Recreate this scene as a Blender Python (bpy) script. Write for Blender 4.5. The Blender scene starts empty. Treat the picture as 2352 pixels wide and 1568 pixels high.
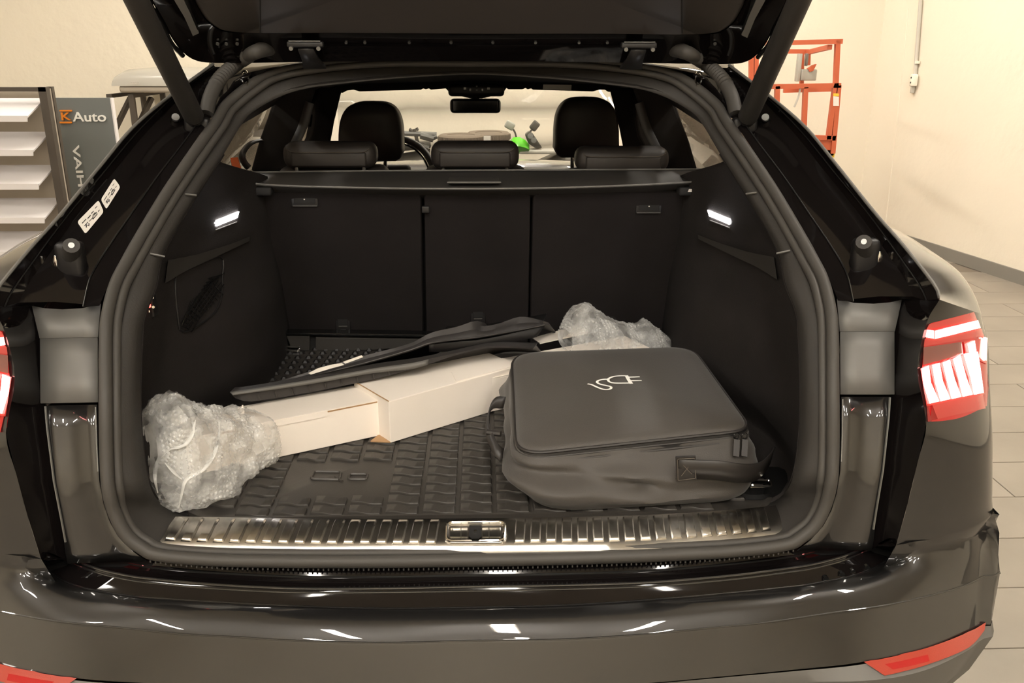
import bpy, bmesh, math, random
from mathutils import Vector, Matrix, noise
from mathutils.bvhtree import BVHTree
V = Vector
random.seed(7)
scene = bpy.context.scene
C = scene.collection

# ------------------------------------------------------------------ camera
FPX = 2000.0
CAM = V((0.0173, 0.0, 1.68))
PITCH, YAW, ROLL = math.radians(18.66), math.radians(2.017), math.radians(-0.17)
F = V((math.sin(YAW)*math.cos(PITCH), math.cos(YAW)*math.cos(PITCH), -math.sin(PITCH)))
R0 = V((math.cos(YAW), -math.sin(YAW), 0)); U0 = R0.cross(F)
RT = R0*math.cos(ROLL) - U0*math.sin(ROLL); UP = RT.cross(F)
cam_d = bpy.data.cameras.new('camera'); cam = bpy.data.objects.new('camera', cam_d); C.objects.link(cam)
cam_d.sensor_width = 36.0; cam_d.lens = FPX*36.0/2352.0; cam_d.clip_start = 0.02; cam_d.clip_end = 60
cam.matrix_world = Matrix(((RT.x, UP.x, -F.x, CAM.x), (RT.y, UP.y, -F.y, CAM.y), (RT.z, UP.z, -F.z, CAM.z), (0, 0, 0, 1)))
scene.camera = cam

# ------------------------------------------------------------------ exposure, world, lamps of the hall
scene.view_settings.view_transform = 'Standard'
scene.view_settings.look = 'None'
scene.view_settings.gamma = 1.0
scene.view_settings.use_curve_mapping = False
scene.view_settings.exposure = 1.45
world = bpy.data.worlds.new('world'); scene.world = world; world.use_nodes = True
world.node_tree.nodes['Background'].inputs[0].default_value = (1.0, 0.9, 0.75, 1)
world.node_tree.nodes['Background'].inputs[1].default_value = 0.15
LAMP_STRENGTH = 36.0
LAMP_COLOR = (1.0, 0.93, 0.83)
CEIL = 4.1
LAMPS = [(-3.6, -1.6), (-1.35, -1.6), (0.12, -0.9), (1.7, -1.6), (-3.6, 5.0), (-1.2, 6.3), (1.9, 6.3), (0.4, 7.2), (-3.6, 1.8), (2.6, 2.2), (2.9, 4.6), (-2.2, -3.9), (0.2, -3.9), (2.6, -3.9)]  # hindmost row and the one nearest the back wall added as unseen fill

# ------------------------------------------------------------------ picture point -> place
def ray(x, y): return F + RT*((x-1176)/FPX) - UP*((y-784)/FPX)
def onY(x, y, Y):
    d = ray(x, y); return CAM + d*((Y-CAM.y)/d.y)
def onX(x, y, X):
    d = ray(x, y); return CAM + d*((X-CAM.x)/d.x)
def onZ(x, y, Z):
    d = ray(x, y); return CAM + d*((Z-CAM.z)/d.z)
def onPl(x, y, p0, n):
    d = ray(x, y); return CAM + d*((p0-CAM).dot(n)/d.dot(n))
PROF = [(0.30, 1.44), (0.72, 1.455), (0.90, 1.475), (1.05, 1.53), (1.17, 1.64), (1.60, 2.27), (1.70, 2.50), (2.2, 3.6)]
def profY(z):
    if z <= PROF[0][0]: return PROF[0][1]
    for (a, b), (c, d) in zip(PROF, PROF[1:]):
        if z <= c: return b + (d-b)*(z-a)/(c-a)
    return PROF[-1][1]
def onProf(x, y, off=0.0):
    d = ray(x, y); lo, hi = 0.6, 4.5
    for _ in range(50):
        t = (lo+hi)/2; p = CAM + d*(t/d.y)
        if p.y - profY(p.z) - off > 0: hi = t
        else: lo = t
    return CAM + d*(lo/d.y)
def hit(bvh, x, y, off=0.0):
    d = ray(x, y).normalized(); loc, n, i, dist = bvh.ray_cast(CAM, d)
    if loc is None: return None
    if n.dot(d) > 0: n = -n
    return loc + n*off
def lerp(a, b, t): return a + (b-a)*t

# ------------------------------------------------------------------ materials
def s2l(c): return c/12.92 if c <= 0.04045 else ((c+0.055)/1.055)**2.4
def rgb(r, g, b): return (s2l(r/255), s2l(g/255), s2l(b/255), 1)
def material(name, col, rough=0.5, metal=0.0, coat=0.0, spec=0.5, bump=None, var=None, emis=None, sheen=0.0, coat_rough=0.03, aniso=0.0, coat_ior=1.5):
    m = bpy.data.materials.new(name); m.use_nodes = True
    nt = m.node_tree; b = nt.nodes['Principled BSDF']
    b.inputs['Base Color'].default_value = col if len(col) == 4 else (*col, 1)
    b.inputs['Roughness'].default_value = rough; b.inputs['Metallic'].default_value = metal
    b.inputs['Coat Weight'].default_value = coat; b.inputs['Coat Roughness'].default_value = coat_rough
    b.inputs['Specular IOR Level'].default_value = spec; b.inputs['Sheen Weight'].default_value = sheen
    b.inputs['Anisotropic'].default_value = aniso; b.inputs['Coat IOR'].default_value = coat_ior
    if emis:
        b.inputs['Emission Color'].default_value = (*emis[0][:3], 1); b.inputs['Emission Strength'].default_value = emis[1]
    tc = None
    if bump or var: tc = nt.nodes.new('ShaderNodeTexCoord')
    if bump:
        n = nt.nodes.new('ShaderNodeTexNoise'); n.inputs['Scale'].default_value = bump[0]; n.inputs['Detail'].default_value = 4
        bp = nt.nodes.new('ShaderNodeBump'); bp.inputs['Strength'].default_value = bump[1]; bp.inputs['Distance'].default_value = bump[2] if len(bump) > 2 else 0.002
        nt.links.new(tc.outputs['Object'], n.inputs['Vector']); nt.links.new(n.outputs['Fac'], bp.inputs['Height']); nt.links.new(bp.outputs['Normal'], b.inputs['Normal'])
    if var:
        n = nt.nodes.new('ShaderNodeTexNoise'); n.inputs['Scale'].default_value = var[0]; n.inputs['Detail'].default_value = 5
        r = nt.nodes.new('ShaderNodeValToRGB'); c = b.inputs['Base Color'].default_value
        r.color_ramp.elements[0].position = 0.3; r.color_ramp.elements[1].position = 0.7
        r.color_ramp.elements[0].color = (c[0]*(1-var[1]), c[1]*(1-var[1]), c[2]*(1-var[1]), 1)
        r.color_ramp.elements[1].color = (c[0]*(1+var[1]), c[1]*(1+var[1]), c[2]*(1+var[1]), 1)
        nt.links.new(tc.outputs['Object'], n.inputs['Vector']); nt.links.new(n.outputs['Fac'], r.inputs[0]); nt.links.new(r.outputs[0], b.inputs['Base Color'])
    return m
def glass_material(name, tint, refl_rough=0.0):
    m = bpy.data.materials.new(name); m.use_nodes = True; nt = m.node_tree; nt.nodes.clear()
    o = nt.nodes.new('ShaderNodeOutputMaterial'); mx = nt.nodes.new('ShaderNodeMixShader')
    t = nt.nodes.new('ShaderNodeBsdfTransparent'); g = nt.nodes.new('ShaderNodeBsdfGlossy'); fr = nt.nodes.new('ShaderNodeMath'); lw = nt.nodes.new('ShaderNodeLayerWeight'); p5 = nt.nodes.new('ShaderNodeMath')
    t.inputs[0].default_value = (*tint, 1); g.inputs['Roughness'].default_value = refl_rough; lw.inputs[0].default_value = 0.5; p5.operation = 'POWER'; p5.inputs[1].default_value = 5.0; fr.operation = 'MULTIPLY_ADD'; fr.inputs[1].default_value = 0.6; fr.inputs[2].default_value = 0.03; nt.links.new(lw.outputs['Facing'], p5.inputs[0]); nt.links.new(p5.outputs[0], fr.inputs[0])
    nt.links.new(fr.outputs[0], mx.inputs[0]); nt.links.new(t.outputs[0], mx.inputs[1]); nt.links.new(g.outputs[0], mx.inputs[2]); nt.links.new(mx.outputs[0], o.inputs[0])
    return m
def film_material(name, col, clear, rough):
    m = bpy.data.materials.new(name); m.use_nodes = True; nt = m.node_tree
    b = nt.nodes['Principled BSDF']; b.inputs['Base Color'].default_value = (*col, 1); b.inputs['Roughness'].default_value = rough
    b.inputs['Specular IOR Level'].default_value = 0.8
    o = nt.nodes['Material Output']; t = nt.nodes.new('ShaderNodeBsdfTransparent'); mx = nt.nodes.new('ShaderNodeMixShader')
    tl = nt.nodes.new('ShaderNodeBsdfTranslucent'); tl.inputs[0].default_value = (*col, 1); m2 = nt.nodes.new('ShaderNodeMixShader'); m2.inputs[0].default_value = 0.3
    tc = nt.nodes.new('ShaderNodeTexCoord'); n = nt.nodes.new('ShaderNodeTexNoise'); n.inputs['Scale'].default_value = 16; n.inputs['Detail'].default_value = 5
    r = nt.nodes.new('ShaderNodeValToRGB'); r.color_ramp.elements[0].position = 0.38; r.color_ramp.elements[1].position = 0.62
    a = max(0, clear-0.28); z = min(1, clear+0.22)
    r.color_ramp.elements[0].color = (a, a, a, 1); r.color_ramp.elements[1].color = (z, z, z, 1)
    bp = nt.nodes.new('ShaderNodeBump'); bp.inputs['Strength'].default_value = 0.5; bp.inputs['Distance'].default_value = 0.004
    n2 = nt.nodes.new('ShaderNodeTexNoise'); n2.inputs['Scale'].default_value = 60
    nt.links.new(tc.outputs['Object'], n.inputs['Vector']); nt.links.new(tc.outputs['Object'], n2.inputs['Vector']); nt.links.new(n.outputs['Fac'], r.inputs[0])
    nt.links.new(n2.outputs['Fac'], bp.inputs['Height']); nt.links.new(bp.outputs['Normal'], b.inputs['Normal'])
    nt.links.new(b.outputs[0], m2.inputs[1]); nt.links.new(tl.outputs[0], m2.inputs[2])
    nt.links.new(r.outputs[0], mx.inputs[0]); nt.links.new(m2.outputs[0], mx.inputs[1]); nt.links.new(t.outputs[0], mx.inputs[2]); nt.links.new(mx.outputs[0], o.inputs[0])
    return m
M = {}
M['wall'] = material('cream_plaster', rgb(228, 220, 203), 0.85, bump=(9, 0.35, 0.02), spec=0.2)
M['ceiling'] = material('ceiling_paint', rgb(205, 198, 184), 0.9, spec=0.2)
M['floor_base'] = material('floor_joint', rgb(120, 110, 98), 0.7)
M['plank'] = material('floor_plank_vinyl', rgb(138, 130, 119), 0.42, var=(2.2, 0.12), bump=(30, 0.1, 0.002))
M['skirting'] = material('grey_skirting', rgb(128, 124, 116), 0.5)
M['paint'] = material('metallic_black_paint', (0.024, 0.0235, 0.0235), 0.34, metal=0.7, coat=1.0, coat_rough=0.010, coat_ior=1.72)
M['jamb'] = material('gloss_black_jamb', (0.005, 0.004, 0.004), 0.06, spec=0.5)
M['plate'] = material('satin_grey_plate', (0.14, 0.135, 0.125), 0.55, metal=0.3)  # on the jamb plate this grey paints in a wall reflection
M['seal'] = material('seal_rubber', (0.045, 0.041, 0.036), 0.62, bump=(220, 0.15, 0.001))
M['trim'] = material('grained_trim_plastic', (0.029, 0.026, 0.023), 0.62, bump=(300, 0.3, 0.001))
M['carpet'] = material('cargo_carpet', (0.020, 0.0172, 0.0165), 0.95, bump=(500, 0.5, 0.002), spec=0.2, var=(6, 0.15))
M['seatback'] = material('seatback_felt', (0.017, 0.0145, 0.0145), 0.95, bump=(400, 0.4, 0.002), spec=0.15, var=(4, 0.15))
M['liner'] = material('headliner_fabric', (0.016, 0.014, 0.013), 0.95, bump=(400, 0.3, 0.001), spec=0.2)
M['leather'] = material('black_leather', (0.030, 0.025, 0.022), 0.5, bump=(180, 0.15, 0.001))
M['stitch'] = material('stitch_thread', (0.09, 0.075, 0.06), 0.8)
M['black'] = material('black_plastic', (0.010, 0.009, 0.009), 0.45)
M['deep'] = material('deep_black', (0.004, 0.0035, 0.0035), 0.7)
M['gloss_black'] = material('gloss_black_plastic', (0.008, 0.008, 0.008), 0.08)
M['rubber'] = material('mat_rubber', (0.038, 0.034, 0.030), 0.42, bump=(350, 0.25, 0.001), var=(7, 0.18))
M['mat_grey'] = material('floor_mat_rubber', (0.032, 0.029, 0.028), 0.5, bump=(300, 0.2, 0.001))
M['steel'] = material('brushed_steel', (0.66, 0.64, 0.60), 0.24, metal=1.0, var=(14, 0.25), aniso=0.3)
M['chrome'] = material('chrome', (0.8, 0.78, 0.74), 0.1, metal=1.0)
M['grey_metal'] = material('dull_grey_metal', (0.25, 0.25, 0.24), 0.4, metal=0.8)
M['card'] = material('white_cardboard', rgb(240, 231, 220), 0.75, var=(3, 0.03), spec=0.3)
M['card_edge'] = material('brown_cardboard', rgb(170, 135, 98), 0.85)
M['white'] = material('white_print', rgb(240, 238, 232), 0.6)
M['label'] = material('label_paper', rgb(225, 220, 212), 0.5)
M['ink'] = material('black_ink', (0.02, 0.02, 0.02), 0.6)
M['bag'] = material('black_nylon', (0.047, 0.041, 0.035), 0.55, bump=(420, 0.35, 0.001), sheen=0.15, spec=0.4)
M['bag_trim'] = material('bag_piping', (0.022, 0.019, 0.017), 0.45)
M['film'] = film_material('bubble_film', (0.93, 0.93, 0.91), 0.60, 0.1)
M['bubble'] = film_material('bubble_dome', (0.92, 0.92, 0.90), 0.78, 0.06)
M['film_dense'] = film_material('bubble_film_folds', (0.82, 0.82, 0.80), 0.2, 0.15)
M['glass_clear'] = glass_material('clear_glass', (0.985, 0.99, 0.975))
M['glass_tint'] = glass_material('tinted_glass', (0.42, 0.40, 0.38))
M['led_white'] = material('white_led', (1, 1, 1), 0.4, emis=((1.0, 0.96, 0.95), 14.0))
M['led_red'] = material('red_led', (0.9, 0.02, 0.02), 0.4, emis=((1.0, 0.04, 0.03), 6.0))
M['lamp_bar'] = material('tail_light_led', (1, 0.6, 0.6), 0.3, emis=((1.0, 0.30, 0.27), 5.0))
M['lens_lit'] = material('lit_red_lens', (0.20, 0.028, 0.024), 0.12, coat=1.0, emis=((1.0, 0.04, 0.03), 0.12))
M['lens_dark'] = material('red_lens', (0.22, 0.010, 0.010), 0.1, coat=1.0, emis=((1.0, 0.02, 0.02), 0.10))
M['lens_clear'] = material('smoked_lens', (0.16, 0.055, 0.045), 0.15, coat=1.0)
M['reflector'] = material('red_reflector', (0.34, 0.034, 0.018), 0.3, coat=1.0, bump=(500, 0.4, 0.001))
M['orange'] = material('orange_paint', rgb(190, 92, 58), 0.5)
M['orange_tag'] = material('orange_tag', rgb(215, 105, 55), 0.6)
M['lift_grey'] = material('grey_box', rgb(165, 165, 155), 0.5)
M['yellow'] = material('yellow_paint', rgb(230, 190, 60), 0.5)
M['sign'] = material('sign_grey', rgb(112, 116, 114), 0.6)
M['sign_white'] = material('sign_white', rgb(240, 238, 232), 0.6)
M['sign_orange'] = material('sign_orange', rgb(238, 140, 35), 0.6)
M['rack_frame'] = material('rack_dark_frame', rgb(72, 64, 56), 0.5)
M['rack_shelf'] = material('rack_white_shelf', rgb(222, 218, 218), 0.5)
M['rack_back'] = material('rack_beige_back', rgb(170, 160, 145), 0.7)
M['roof_box'] = material('grey_gloss_shell', rgb(176, 172, 162), 0.25)
M['socket'] = material('white_plastic', rgb(236, 230, 216), 0.5)
M['conduit'] = material('grey_conduit', rgb(190, 186, 176), 0.5)
M['green'] = material('bright_green_fairing', rgb(96, 214, 34), 0.3, coat=0.6)
M['tyre'] = material('tyre_rubber', rgb(120, 108, 95), 0.85)
M['bike_dark'] = material('bike_dark_metal', rgb(90, 86, 80), 0.4, metal=0.3)
M['lamp_emit'] = material('lamp_diffuser', (1, 1, 1), 0.5, emis=(LAMP_COLOR, LAMP_STRENGTH))
M['lamp_body'] = material('lamp_housing', rgb(220, 216, 205), 0.5)

# ------------------------------------------------------------------ mesh building
class MB:
    def __init__(s): s.v = []; s.f = []
    def add(s, vs, fs):
        o = len(s.v); s.v += [V(p) for p in vs]; s.f += [tuple(i+o for i in f) for f in fs]; return s
    def grid(s, rows, cu=False, cv=False):
        n, m = len(rows), len(rows[0]); vs = [p for r in rows for p in r]; fs = []
        for i in range(n if cu else n-1):
            for j in range(m if cv else m-1):
                a, b = i, (i+1) % n; c, d = j, (j+1) % m
                fs.append((a*m+c, a*m+d, b*m+d, b*m+c))
        return s.add(vs, fs)
    def tube(s, path, r, n=8, closed=False, flat=1.0, caps=True):
        path = [V(p) for p in path]; k = len(path)
        rs = r if isinstance(r, (list, tuple)) else [r]*k
        T = []
        for i in range(k):
            a = path[(i-1) % k] if (closed or i > 0) else path[i]; b = path[(i+1) % k] if (closed or i < k-1) else path[i]
            t = b-a; T.append(t.normalized() if t.length > 1e-9 else V((0, 0, 1)))
        up = V((0, 0, 1)) if abs(T[0].z) < 0.9 else V((0, 1, 0))
        nn = (up - T[0]*up.dot(T[0])).normalized(); rows = []
        for i in range(k):
            nn = (nn - T[i]*nn.dot(T[i]))
            nn = nn.normalized() if nn.length > 1e-6 else T[i].orthogonal().normalized()
            b = T[i].cross(nn)
            rows.append([path[i] + nn*(rs[i]*flat*math.sin(2*math.pi*j/n)) + b*(rs[i]*math.cos(2*math.pi*j/n)) for j in range(n)])
        o = len(s.v); s.grid(rows, cu=closed, cv=True)
        if caps and not closed:
            s.f.append(tuple(o+j for j in reversed(range(n)))); s.f.append(tuple(o+(k-1)*n+j for j in range(n)))
        return s
    def box(s, c, size, rot=None):
        c = V(c); hx, hy, hz = size[0]/2, size[1]/2, size[2]/2
        vs = [V((x, y, z)) for x in (-hx, hx) for y in (-hy, hy) for z in (-hz, hz)]
        if rot is not None: vs = [rot @ p for p in vs]
        return s.add([c+p for p in vs], [(0, 1, 3, 2), (4, 6, 7, 5), (0, 4, 5, 1), (2, 3, 7, 6), (0, 2, 6, 4), (1, 5, 7, 3)])
    def bar(s, a, b, w, h=None, up=V((0, 0, 1))):
        a, b = V(a), V(b); h = h or w; t = (b-a).normalized()
        if abs(t.dot(up)) > 0.98: up = V((0, 1, 0))
        x = t.cross(up).normalized(); u = x.cross(t)
        vs = [p + x*(i*w/2) + u*(j*h/2) for p in (a, b) for i, j in ((-1, -1), (1, -1), (1, 1), (-1, 1))]
        return s.add(vs, [(3, 2, 1, 0), (4, 5, 6, 7), (0, 1, 5, 4), (1, 2, 6, 5), (2, 3, 7, 6), (3, 0, 4, 7)])
    def rbox(s, c, size, r, rot=None, seg=3):
        bm = bmesh.new(); bmesh.ops.create_cube(bm, size=1)
        bmesh.ops.scale(bm, vec=size, verts=bm.verts)
        bmesh.ops.bevel(bm, geom=bm.edges[:], offset=r, segments=seg, profile=0.5, affect='EDGES')
        bm.verts.index_update(); c = V(c)
        vs = [(rot @ p.co if rot is not None else p.co.copy()) + c for p in bm.verts]; fs = [tuple(q.index for q in f.verts) for f in bm.faces]; bm.free()
        return s.add(vs, fs)
    def prism(s, pts, vec):
        pts = [V(p) for p in pts]; n = len(pts); vec = V(vec)
        fs = [tuple(range(n)), tuple(range(2*n-1, n-1, -1))] + [(i, (i+1) % n, n+(i+1) % n, n+i) for i in range(n)]
        return s.add(pts + [p+vec for p in pts], fs)
    def mirror(s):
        o = MB(); o.v = [V((-p.x, p.y, p.z)) for p in s.v]; o.f = [tuple(reversed(f)) for f in s.f]; return o
    def both(s):
        m = s.mirror(); return s.add(m.v, m.f)
    def bvh(s): return BVHTree.FromPolygons([tuple(p) for p in s.v], s.f)
    def mesh(s, name, mat, smooth=True, angle=40):
        me = bpy.data.meshes.new(name); me.from_pydata([tuple(p) for p in s.v], [], s.f); me.update()
        bm = bmesh.new(); bm.from_mesh(me); bmesh.ops.remove_doubles(bm, verts=bm.verts, dist=1e-6); bmesh.ops.recalc_face_normals(bm, faces=bm.faces); bm.to_mesh(me); bm.free()
        if smooth:
            me.polygons.foreach_set('use_smooth', [True]*len(me.polygons)); me.set_sharp_from_angle(angle=math.radians(angle))
        me.materials.append(M[mat]); return me
    def build(s, name, mat, parent=None, smooth=True, angle=40, solid=0, solid_off=-1, subsurf=0, bevel=0, label=None, cat=None, group=None, kind=None):
        o = bpy.data.objects.new(name, s.mesh(name, mat, smooth, angle)); C.objects.link(o)
        if parent is not None: attach(o, parent)
        if subsurf:
            md = o.modifiers.new('subsurf', 'SUBSURF'); md.levels = subsurf; md.render_levels = subsurf
        if solid:
            md = o.modifiers.new('solid', 'SOLIDIFY'); md.thickness = solid; md.offset = solid_off
        if bevel:
            md = o.modifiers.new('bevel', 'BEVEL'); md.width = bevel; md.segments = 2; md.limit_method = 'ANGLE'; md.angle_limit = math.radians(40)
        tag(o, label, cat, group, kind); return o
BASE = {}
def world_base(o): return BASE.get(o.name, V((0, 0, 0)))
def attach(o, parent):
    o.parent = parent; o.matrix_parent_inverse = Matrix.Translation(-world_base(parent))
def tag(o, label=None, cat=None, group=None, kind=None):
    if label: o['label'] = label
    if cat: o['category'] = cat
    if group: o['group'] = group
    if kind: o['kind'] = kind
    return o
def thing(name, loc, label, cat, group=None):
    o = bpy.data.objects.new(name, None); o.empty_display_size = 0.1; C.objects.link(o); o.location = loc; BASE[o.name] = V(loc)
    return tag(o, label, cat, group)
def inst(mesh, name, parent, mtx, label=None):
    o = bpy.data.objects.new(name, mesh); C.objects.link(o); o.parent = parent
    o.matrix_parent_inverse = Matrix.Translation(-world_base(parent)); o.matrix_basis = mtx
    if label: o['label'] = label
    return o
def ends(p, q):
    """tangent helper: lines that start on the car's centre plane run on into their mirror image"""
    return V((-q.x, q.y, q.z)) if abs(p.x) < 1e-6 and abs(q.x) > 1e-3 else p*2-q
def spline(pts, n, closed=False):
    """Catmull-Rom through pts, n samples evenly spaced in arc length."""
    pts = [V(p) for p in pts]; k = len(pts); out = []
    rng = range(k if closed else k-1)
    for i in rng:
        if closed: a, b, c, d = pts[(i-1) % k], pts[i], pts[(i+1) % k], pts[(i+2) % k]
        else:
            b, c = pts[i], pts[i+1]; a = pts[i-1] if i else ends(b, c); d = pts[i+2] if i+2 < k else ends(c, b)
        for q in range(12):
            t = q/12; out.append(0.5*((2*b)+(c-a)*t+(2*a-5*b+4*c-d)*t*t+(-a+3*b-3*c+d)*t**3))
    out.append(pts[0].copy() if closed else pts[-1].copy())
    L = [0]
    for a, b in zip(out, out[1:]): L.append(L[-1]+(b-a).length)
    res = []; j = 0; m = n if closed else n-1
    for i in range(n):
        t = L[-1]*i/m
        while j < len(L)-2 and L[j+1] < t: j += 1
        w = (t-L[j])/max(1e-9, L[j+1]-L[j]); res.append(out[j].lerp(out[j+1], w))
    return res
def spline_at(pts, per):
    """Catmull-Rom keeping correspondence: 'per' samples for each span."""
    pts = [V(p) for p in pts]; k = len(pts); out = []
    for i in range(k-1):
        b, c = pts[i], pts[i+1]; a = pts[i-1] if i else ends(b, c); d = pts[i+2] if i+2 < k else ends(c, b)
        for q in range(per):
            t = q/per; out.append(0.5*((2*b)+(c-a)*t+(2*a-5*b+4*c-d)*t*t+(-a+3*b-3*c+d)*t**3))
    out.append(pts[-1].copy()); return out
def rquad(c4, rad, nc=7, ns=8):
    """rounded quadrilateral loop through the four corner points"""
    out = []
    for i in range(4):
        p, a, b = V(c4[i]), V(c4[i-1]), V(c4[(i+1) % 4])
        r = rad[i] if isinstance(rad, (list, tuple)) else rad
        s, e = p+(a-p).normalized()*r, p+(b-p).normalized()*r
        for q in range(nc+1):
            t = q/nc; out.append(s*(1-t)**2+p*(2*t*(1-t))+e*t*t)
        p2 = V(c4[(i+1) % 4]); r2 = rad[(i+1) % 4] if isinstance(rad, (list, tuple)) else rad
        e2 = p2+(p-p2).normalized()*r2
        for q in range(1, ns): out.append(e.lerp(e2, q/ns))
    return out
def text_mesh(body, size, extrude, mat, name, bevel=0.0):
    cu = bpy.data.curves.new(name, 'FONT'); cu.body = body; cu.size = size; cu.extrude = extrude; cu.align_x = 'LEFT'; cu.bevel_depth = bevel; cu.offset = 0.012
    o = bpy.data.objects.new(name, cu); C.objects.link(o); dg = bpy.context.evaluated_depsgraph_get(); dg.update()
    me = bpy.data.meshes.new_from_object(o.evaluated_get(dg)); bpy.data.objects.remove(o); bpy.data.curves.remove(cu)
    me.materials.clear(); me.materials.append(M[mat]); me.name = name
    return me
def frame(o, x, z):
    """matrix with local x along x, local y along z (for writing), local z towards the reader"""
    x = V(x).normalized(); z = V(z); z = (z - x*z.dot(x)).normalized(); n = x.cross(z)
    return Matrix(((x.x, z.x, n.x, o[0]), (x.y, z.y, n.y, o[1]), (x.z, z.z, n.z, o[2]), (0, 0, 0, 1)))

# ================================================================== THE HALL
YB = 8.3                                   # back wall
wa, wb = onZ(2080, 565, 0), onZ(2352, 655, 0)
wd = (wb-wa).normalized()
corner = wa + wd*((YB-wa.y)/wd.y); wfar = wa + wd*((-6.0-wa.y)/wd.y)
XL = -6.0
def structure(name, mb, m, **k): return mb.build(name, m, kind='structure', smooth=False, **k)
structure('wall_back', MB().prism([(XL-.2, YB, 0), (corner.x+.3, YB, 0), (corner.x+.3, YB, CEIL), (XL-.2, YB, CEIL)], (0, .2, 0)), 'wall')
nw = V((-wd.y, wd.x, 0));  nw = nw if nw.x > 0 else -nw
wall_right = structure('wall_right', MB().prism([corner, wfar, wfar+V((0, 0, CEIL)), corner+V((0, 0, CEIL))], nw*.2), 'wall')
structure('wall_left', MB().prism([(XL, YB, 0), (XL, -6, 0), (XL, -6, CEIL), (XL, YB, CEIL)], (-.2, 0, 0)), 'wall')
structure('wall_front', MB().prism([(XL-.2, -6, 0), (wfar.x+.3, -6, 0), (wfar.x+.3, -6, CEIL), (XL-.2, -6, CEIL)], (0, -.2, 0)), 'wall')
structure('ceiling', MB().prism([(XL-.2, -6.2, CEIL), (wfar.x+.4, -6.2, CEIL), (wfar.x+.4, YB+.2, CEIL), (XL-.2, YB+.2, CEIL)], (0, 0, .2)), 'ceiling')
floor = structure('floor', MB().prism([(XL-.2, -6.2, -.2), (wfar.x+.4, -6.2, -.2), (wfar.x+.4, YB+.2, -.2), (XL-.2, YB+.2, -.2)], (0, 0, .196)), 'floor_base')
# single planks of the floor, laid along x
pw, pl = 0.30, 1.22
pm = MB().rbox((0, 0, -0.003), (pl-.005, pw-.005, 0.006), 0.0012, seg=1).mesh('floor_plank', 'plank', smooth=False)
fb = MB(); npl = 0
for r in range(int((YB+6)/pw)):
    y0 = -6 + r*pw; off = (r*0.47) % 1
    for c in range(int(11.5/pl)+1):
        x0 = XL - 0.3 + (c-off)*pl + pl; xc, yc = x0+pl/2, y0+pw/2
        wx = wa.x + wd.x*((yc-wa.y)/wd.y)
        if xc > wx + .4: continue
        if xc > 0.7 and 0.6 < yc < 8.2 and npl < 300:
            inst(pm, 'floor_plank', floor, Matrix.Translation((xc, yc, 0))); npl += 1
        else: fb.box((xc, yc, -0.003), (pl-.005, pw-.005, 0.006))
fb.build('floor_planks_beyond', 'plank', floor, smooth=False, kind='stuff')
MB().prism([corner, wfar, wfar+V((0, 0, .1)), corner+V((0, 0, .1))], -nw*.015).build('baseboard_right', 'skirting', kind='structure', smooth=False)
MB().prism([(XL, YB, 0), (corner.x-.02, YB, 0), (corner.x-.02, YB, .1), (XL, YB, .1)], (0, -.015, 0)).build('baseboard_back', 'skirting', kind='structure', smooth=False)
# plaster seam on the right wall
def onW(x, y, off=0.0): return onPl(x, y, wa - nw*off, nw)
sm = [onW(2086, 20), onW(2078, 120), onW(2066, 230), onW(2054, 340), onW(2044, 430), onW(2034, 520)]
MB().tube(sm, [0.007+0.003*random.random() for _ in sm], 6, flat=0.6).build('trim_1', 'wall', kind='structure')
# conduit and socket on the right wall
cd = thing('wall_socket', onW(2100, 190), 'white wall socket at the end of a grey conduit on the right wall', 'socket')
MB().tube([onW(2120, -120, .02), onW(2115, 0, .02), onW(2108, 90, .02), onW(2102, 172, .02)], 0.016, 10).build('conduit', 'conduit', cd)
sc_ = onW(2099, 184, .03)
rotw = Matrix.Rotation(math.atan2(wd.x, -wd.y)*-1, 3, 'Z')
MB().rbox(sc_, (.05, .075, .10), .01, rotw).build('socket_box', 'socket', cd)
MB().tube([onW(2107, 143, .02)+V((0, 0, .012)), onW(2107, 143, .02)-V((0, 0, .012))], 0.022, 8).build('clip', 'socket', cd)
MB().rbox(onW(2096, 205, .02), (.03, .04, .06), .006, rotw).build('cable_gland', 'conduit', cd)
for dz in (.02, -.02):
    MB().tube([sc_-nw*.024+V((0, 0, dz)), sc_-nw*.030+V((0, 0, dz))], .008, 8).build('socket_hole', 'ink', cd)
# ceiling lamps, some unseen ones added to brighten load space and back wall
for i, (x, y) in enumerate(LAMPS):
    l = thing('ceiling_lamp', (x, y, CEIL), 'unseen long slim tube lamp on the hall ceiling', 'lamp', 'tube lamps on the hall ceiling')
    MB().rbox((x, y, CEIL-.03), (.20, 1.68, .055), .01, seg=1).build('lamp_housing', 'lamp_body', l)
    MB().box((x, y, CEIL-.062), (.14, 1.6, .008)).build('diffuser', 'lamp_emit', l, smooth=False)

# ================================================================== THE CAR
car = thing('car', (0, 3.8, 0), 'gloss black SUV seen from behind with its tailgate wide open', 'car')
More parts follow.
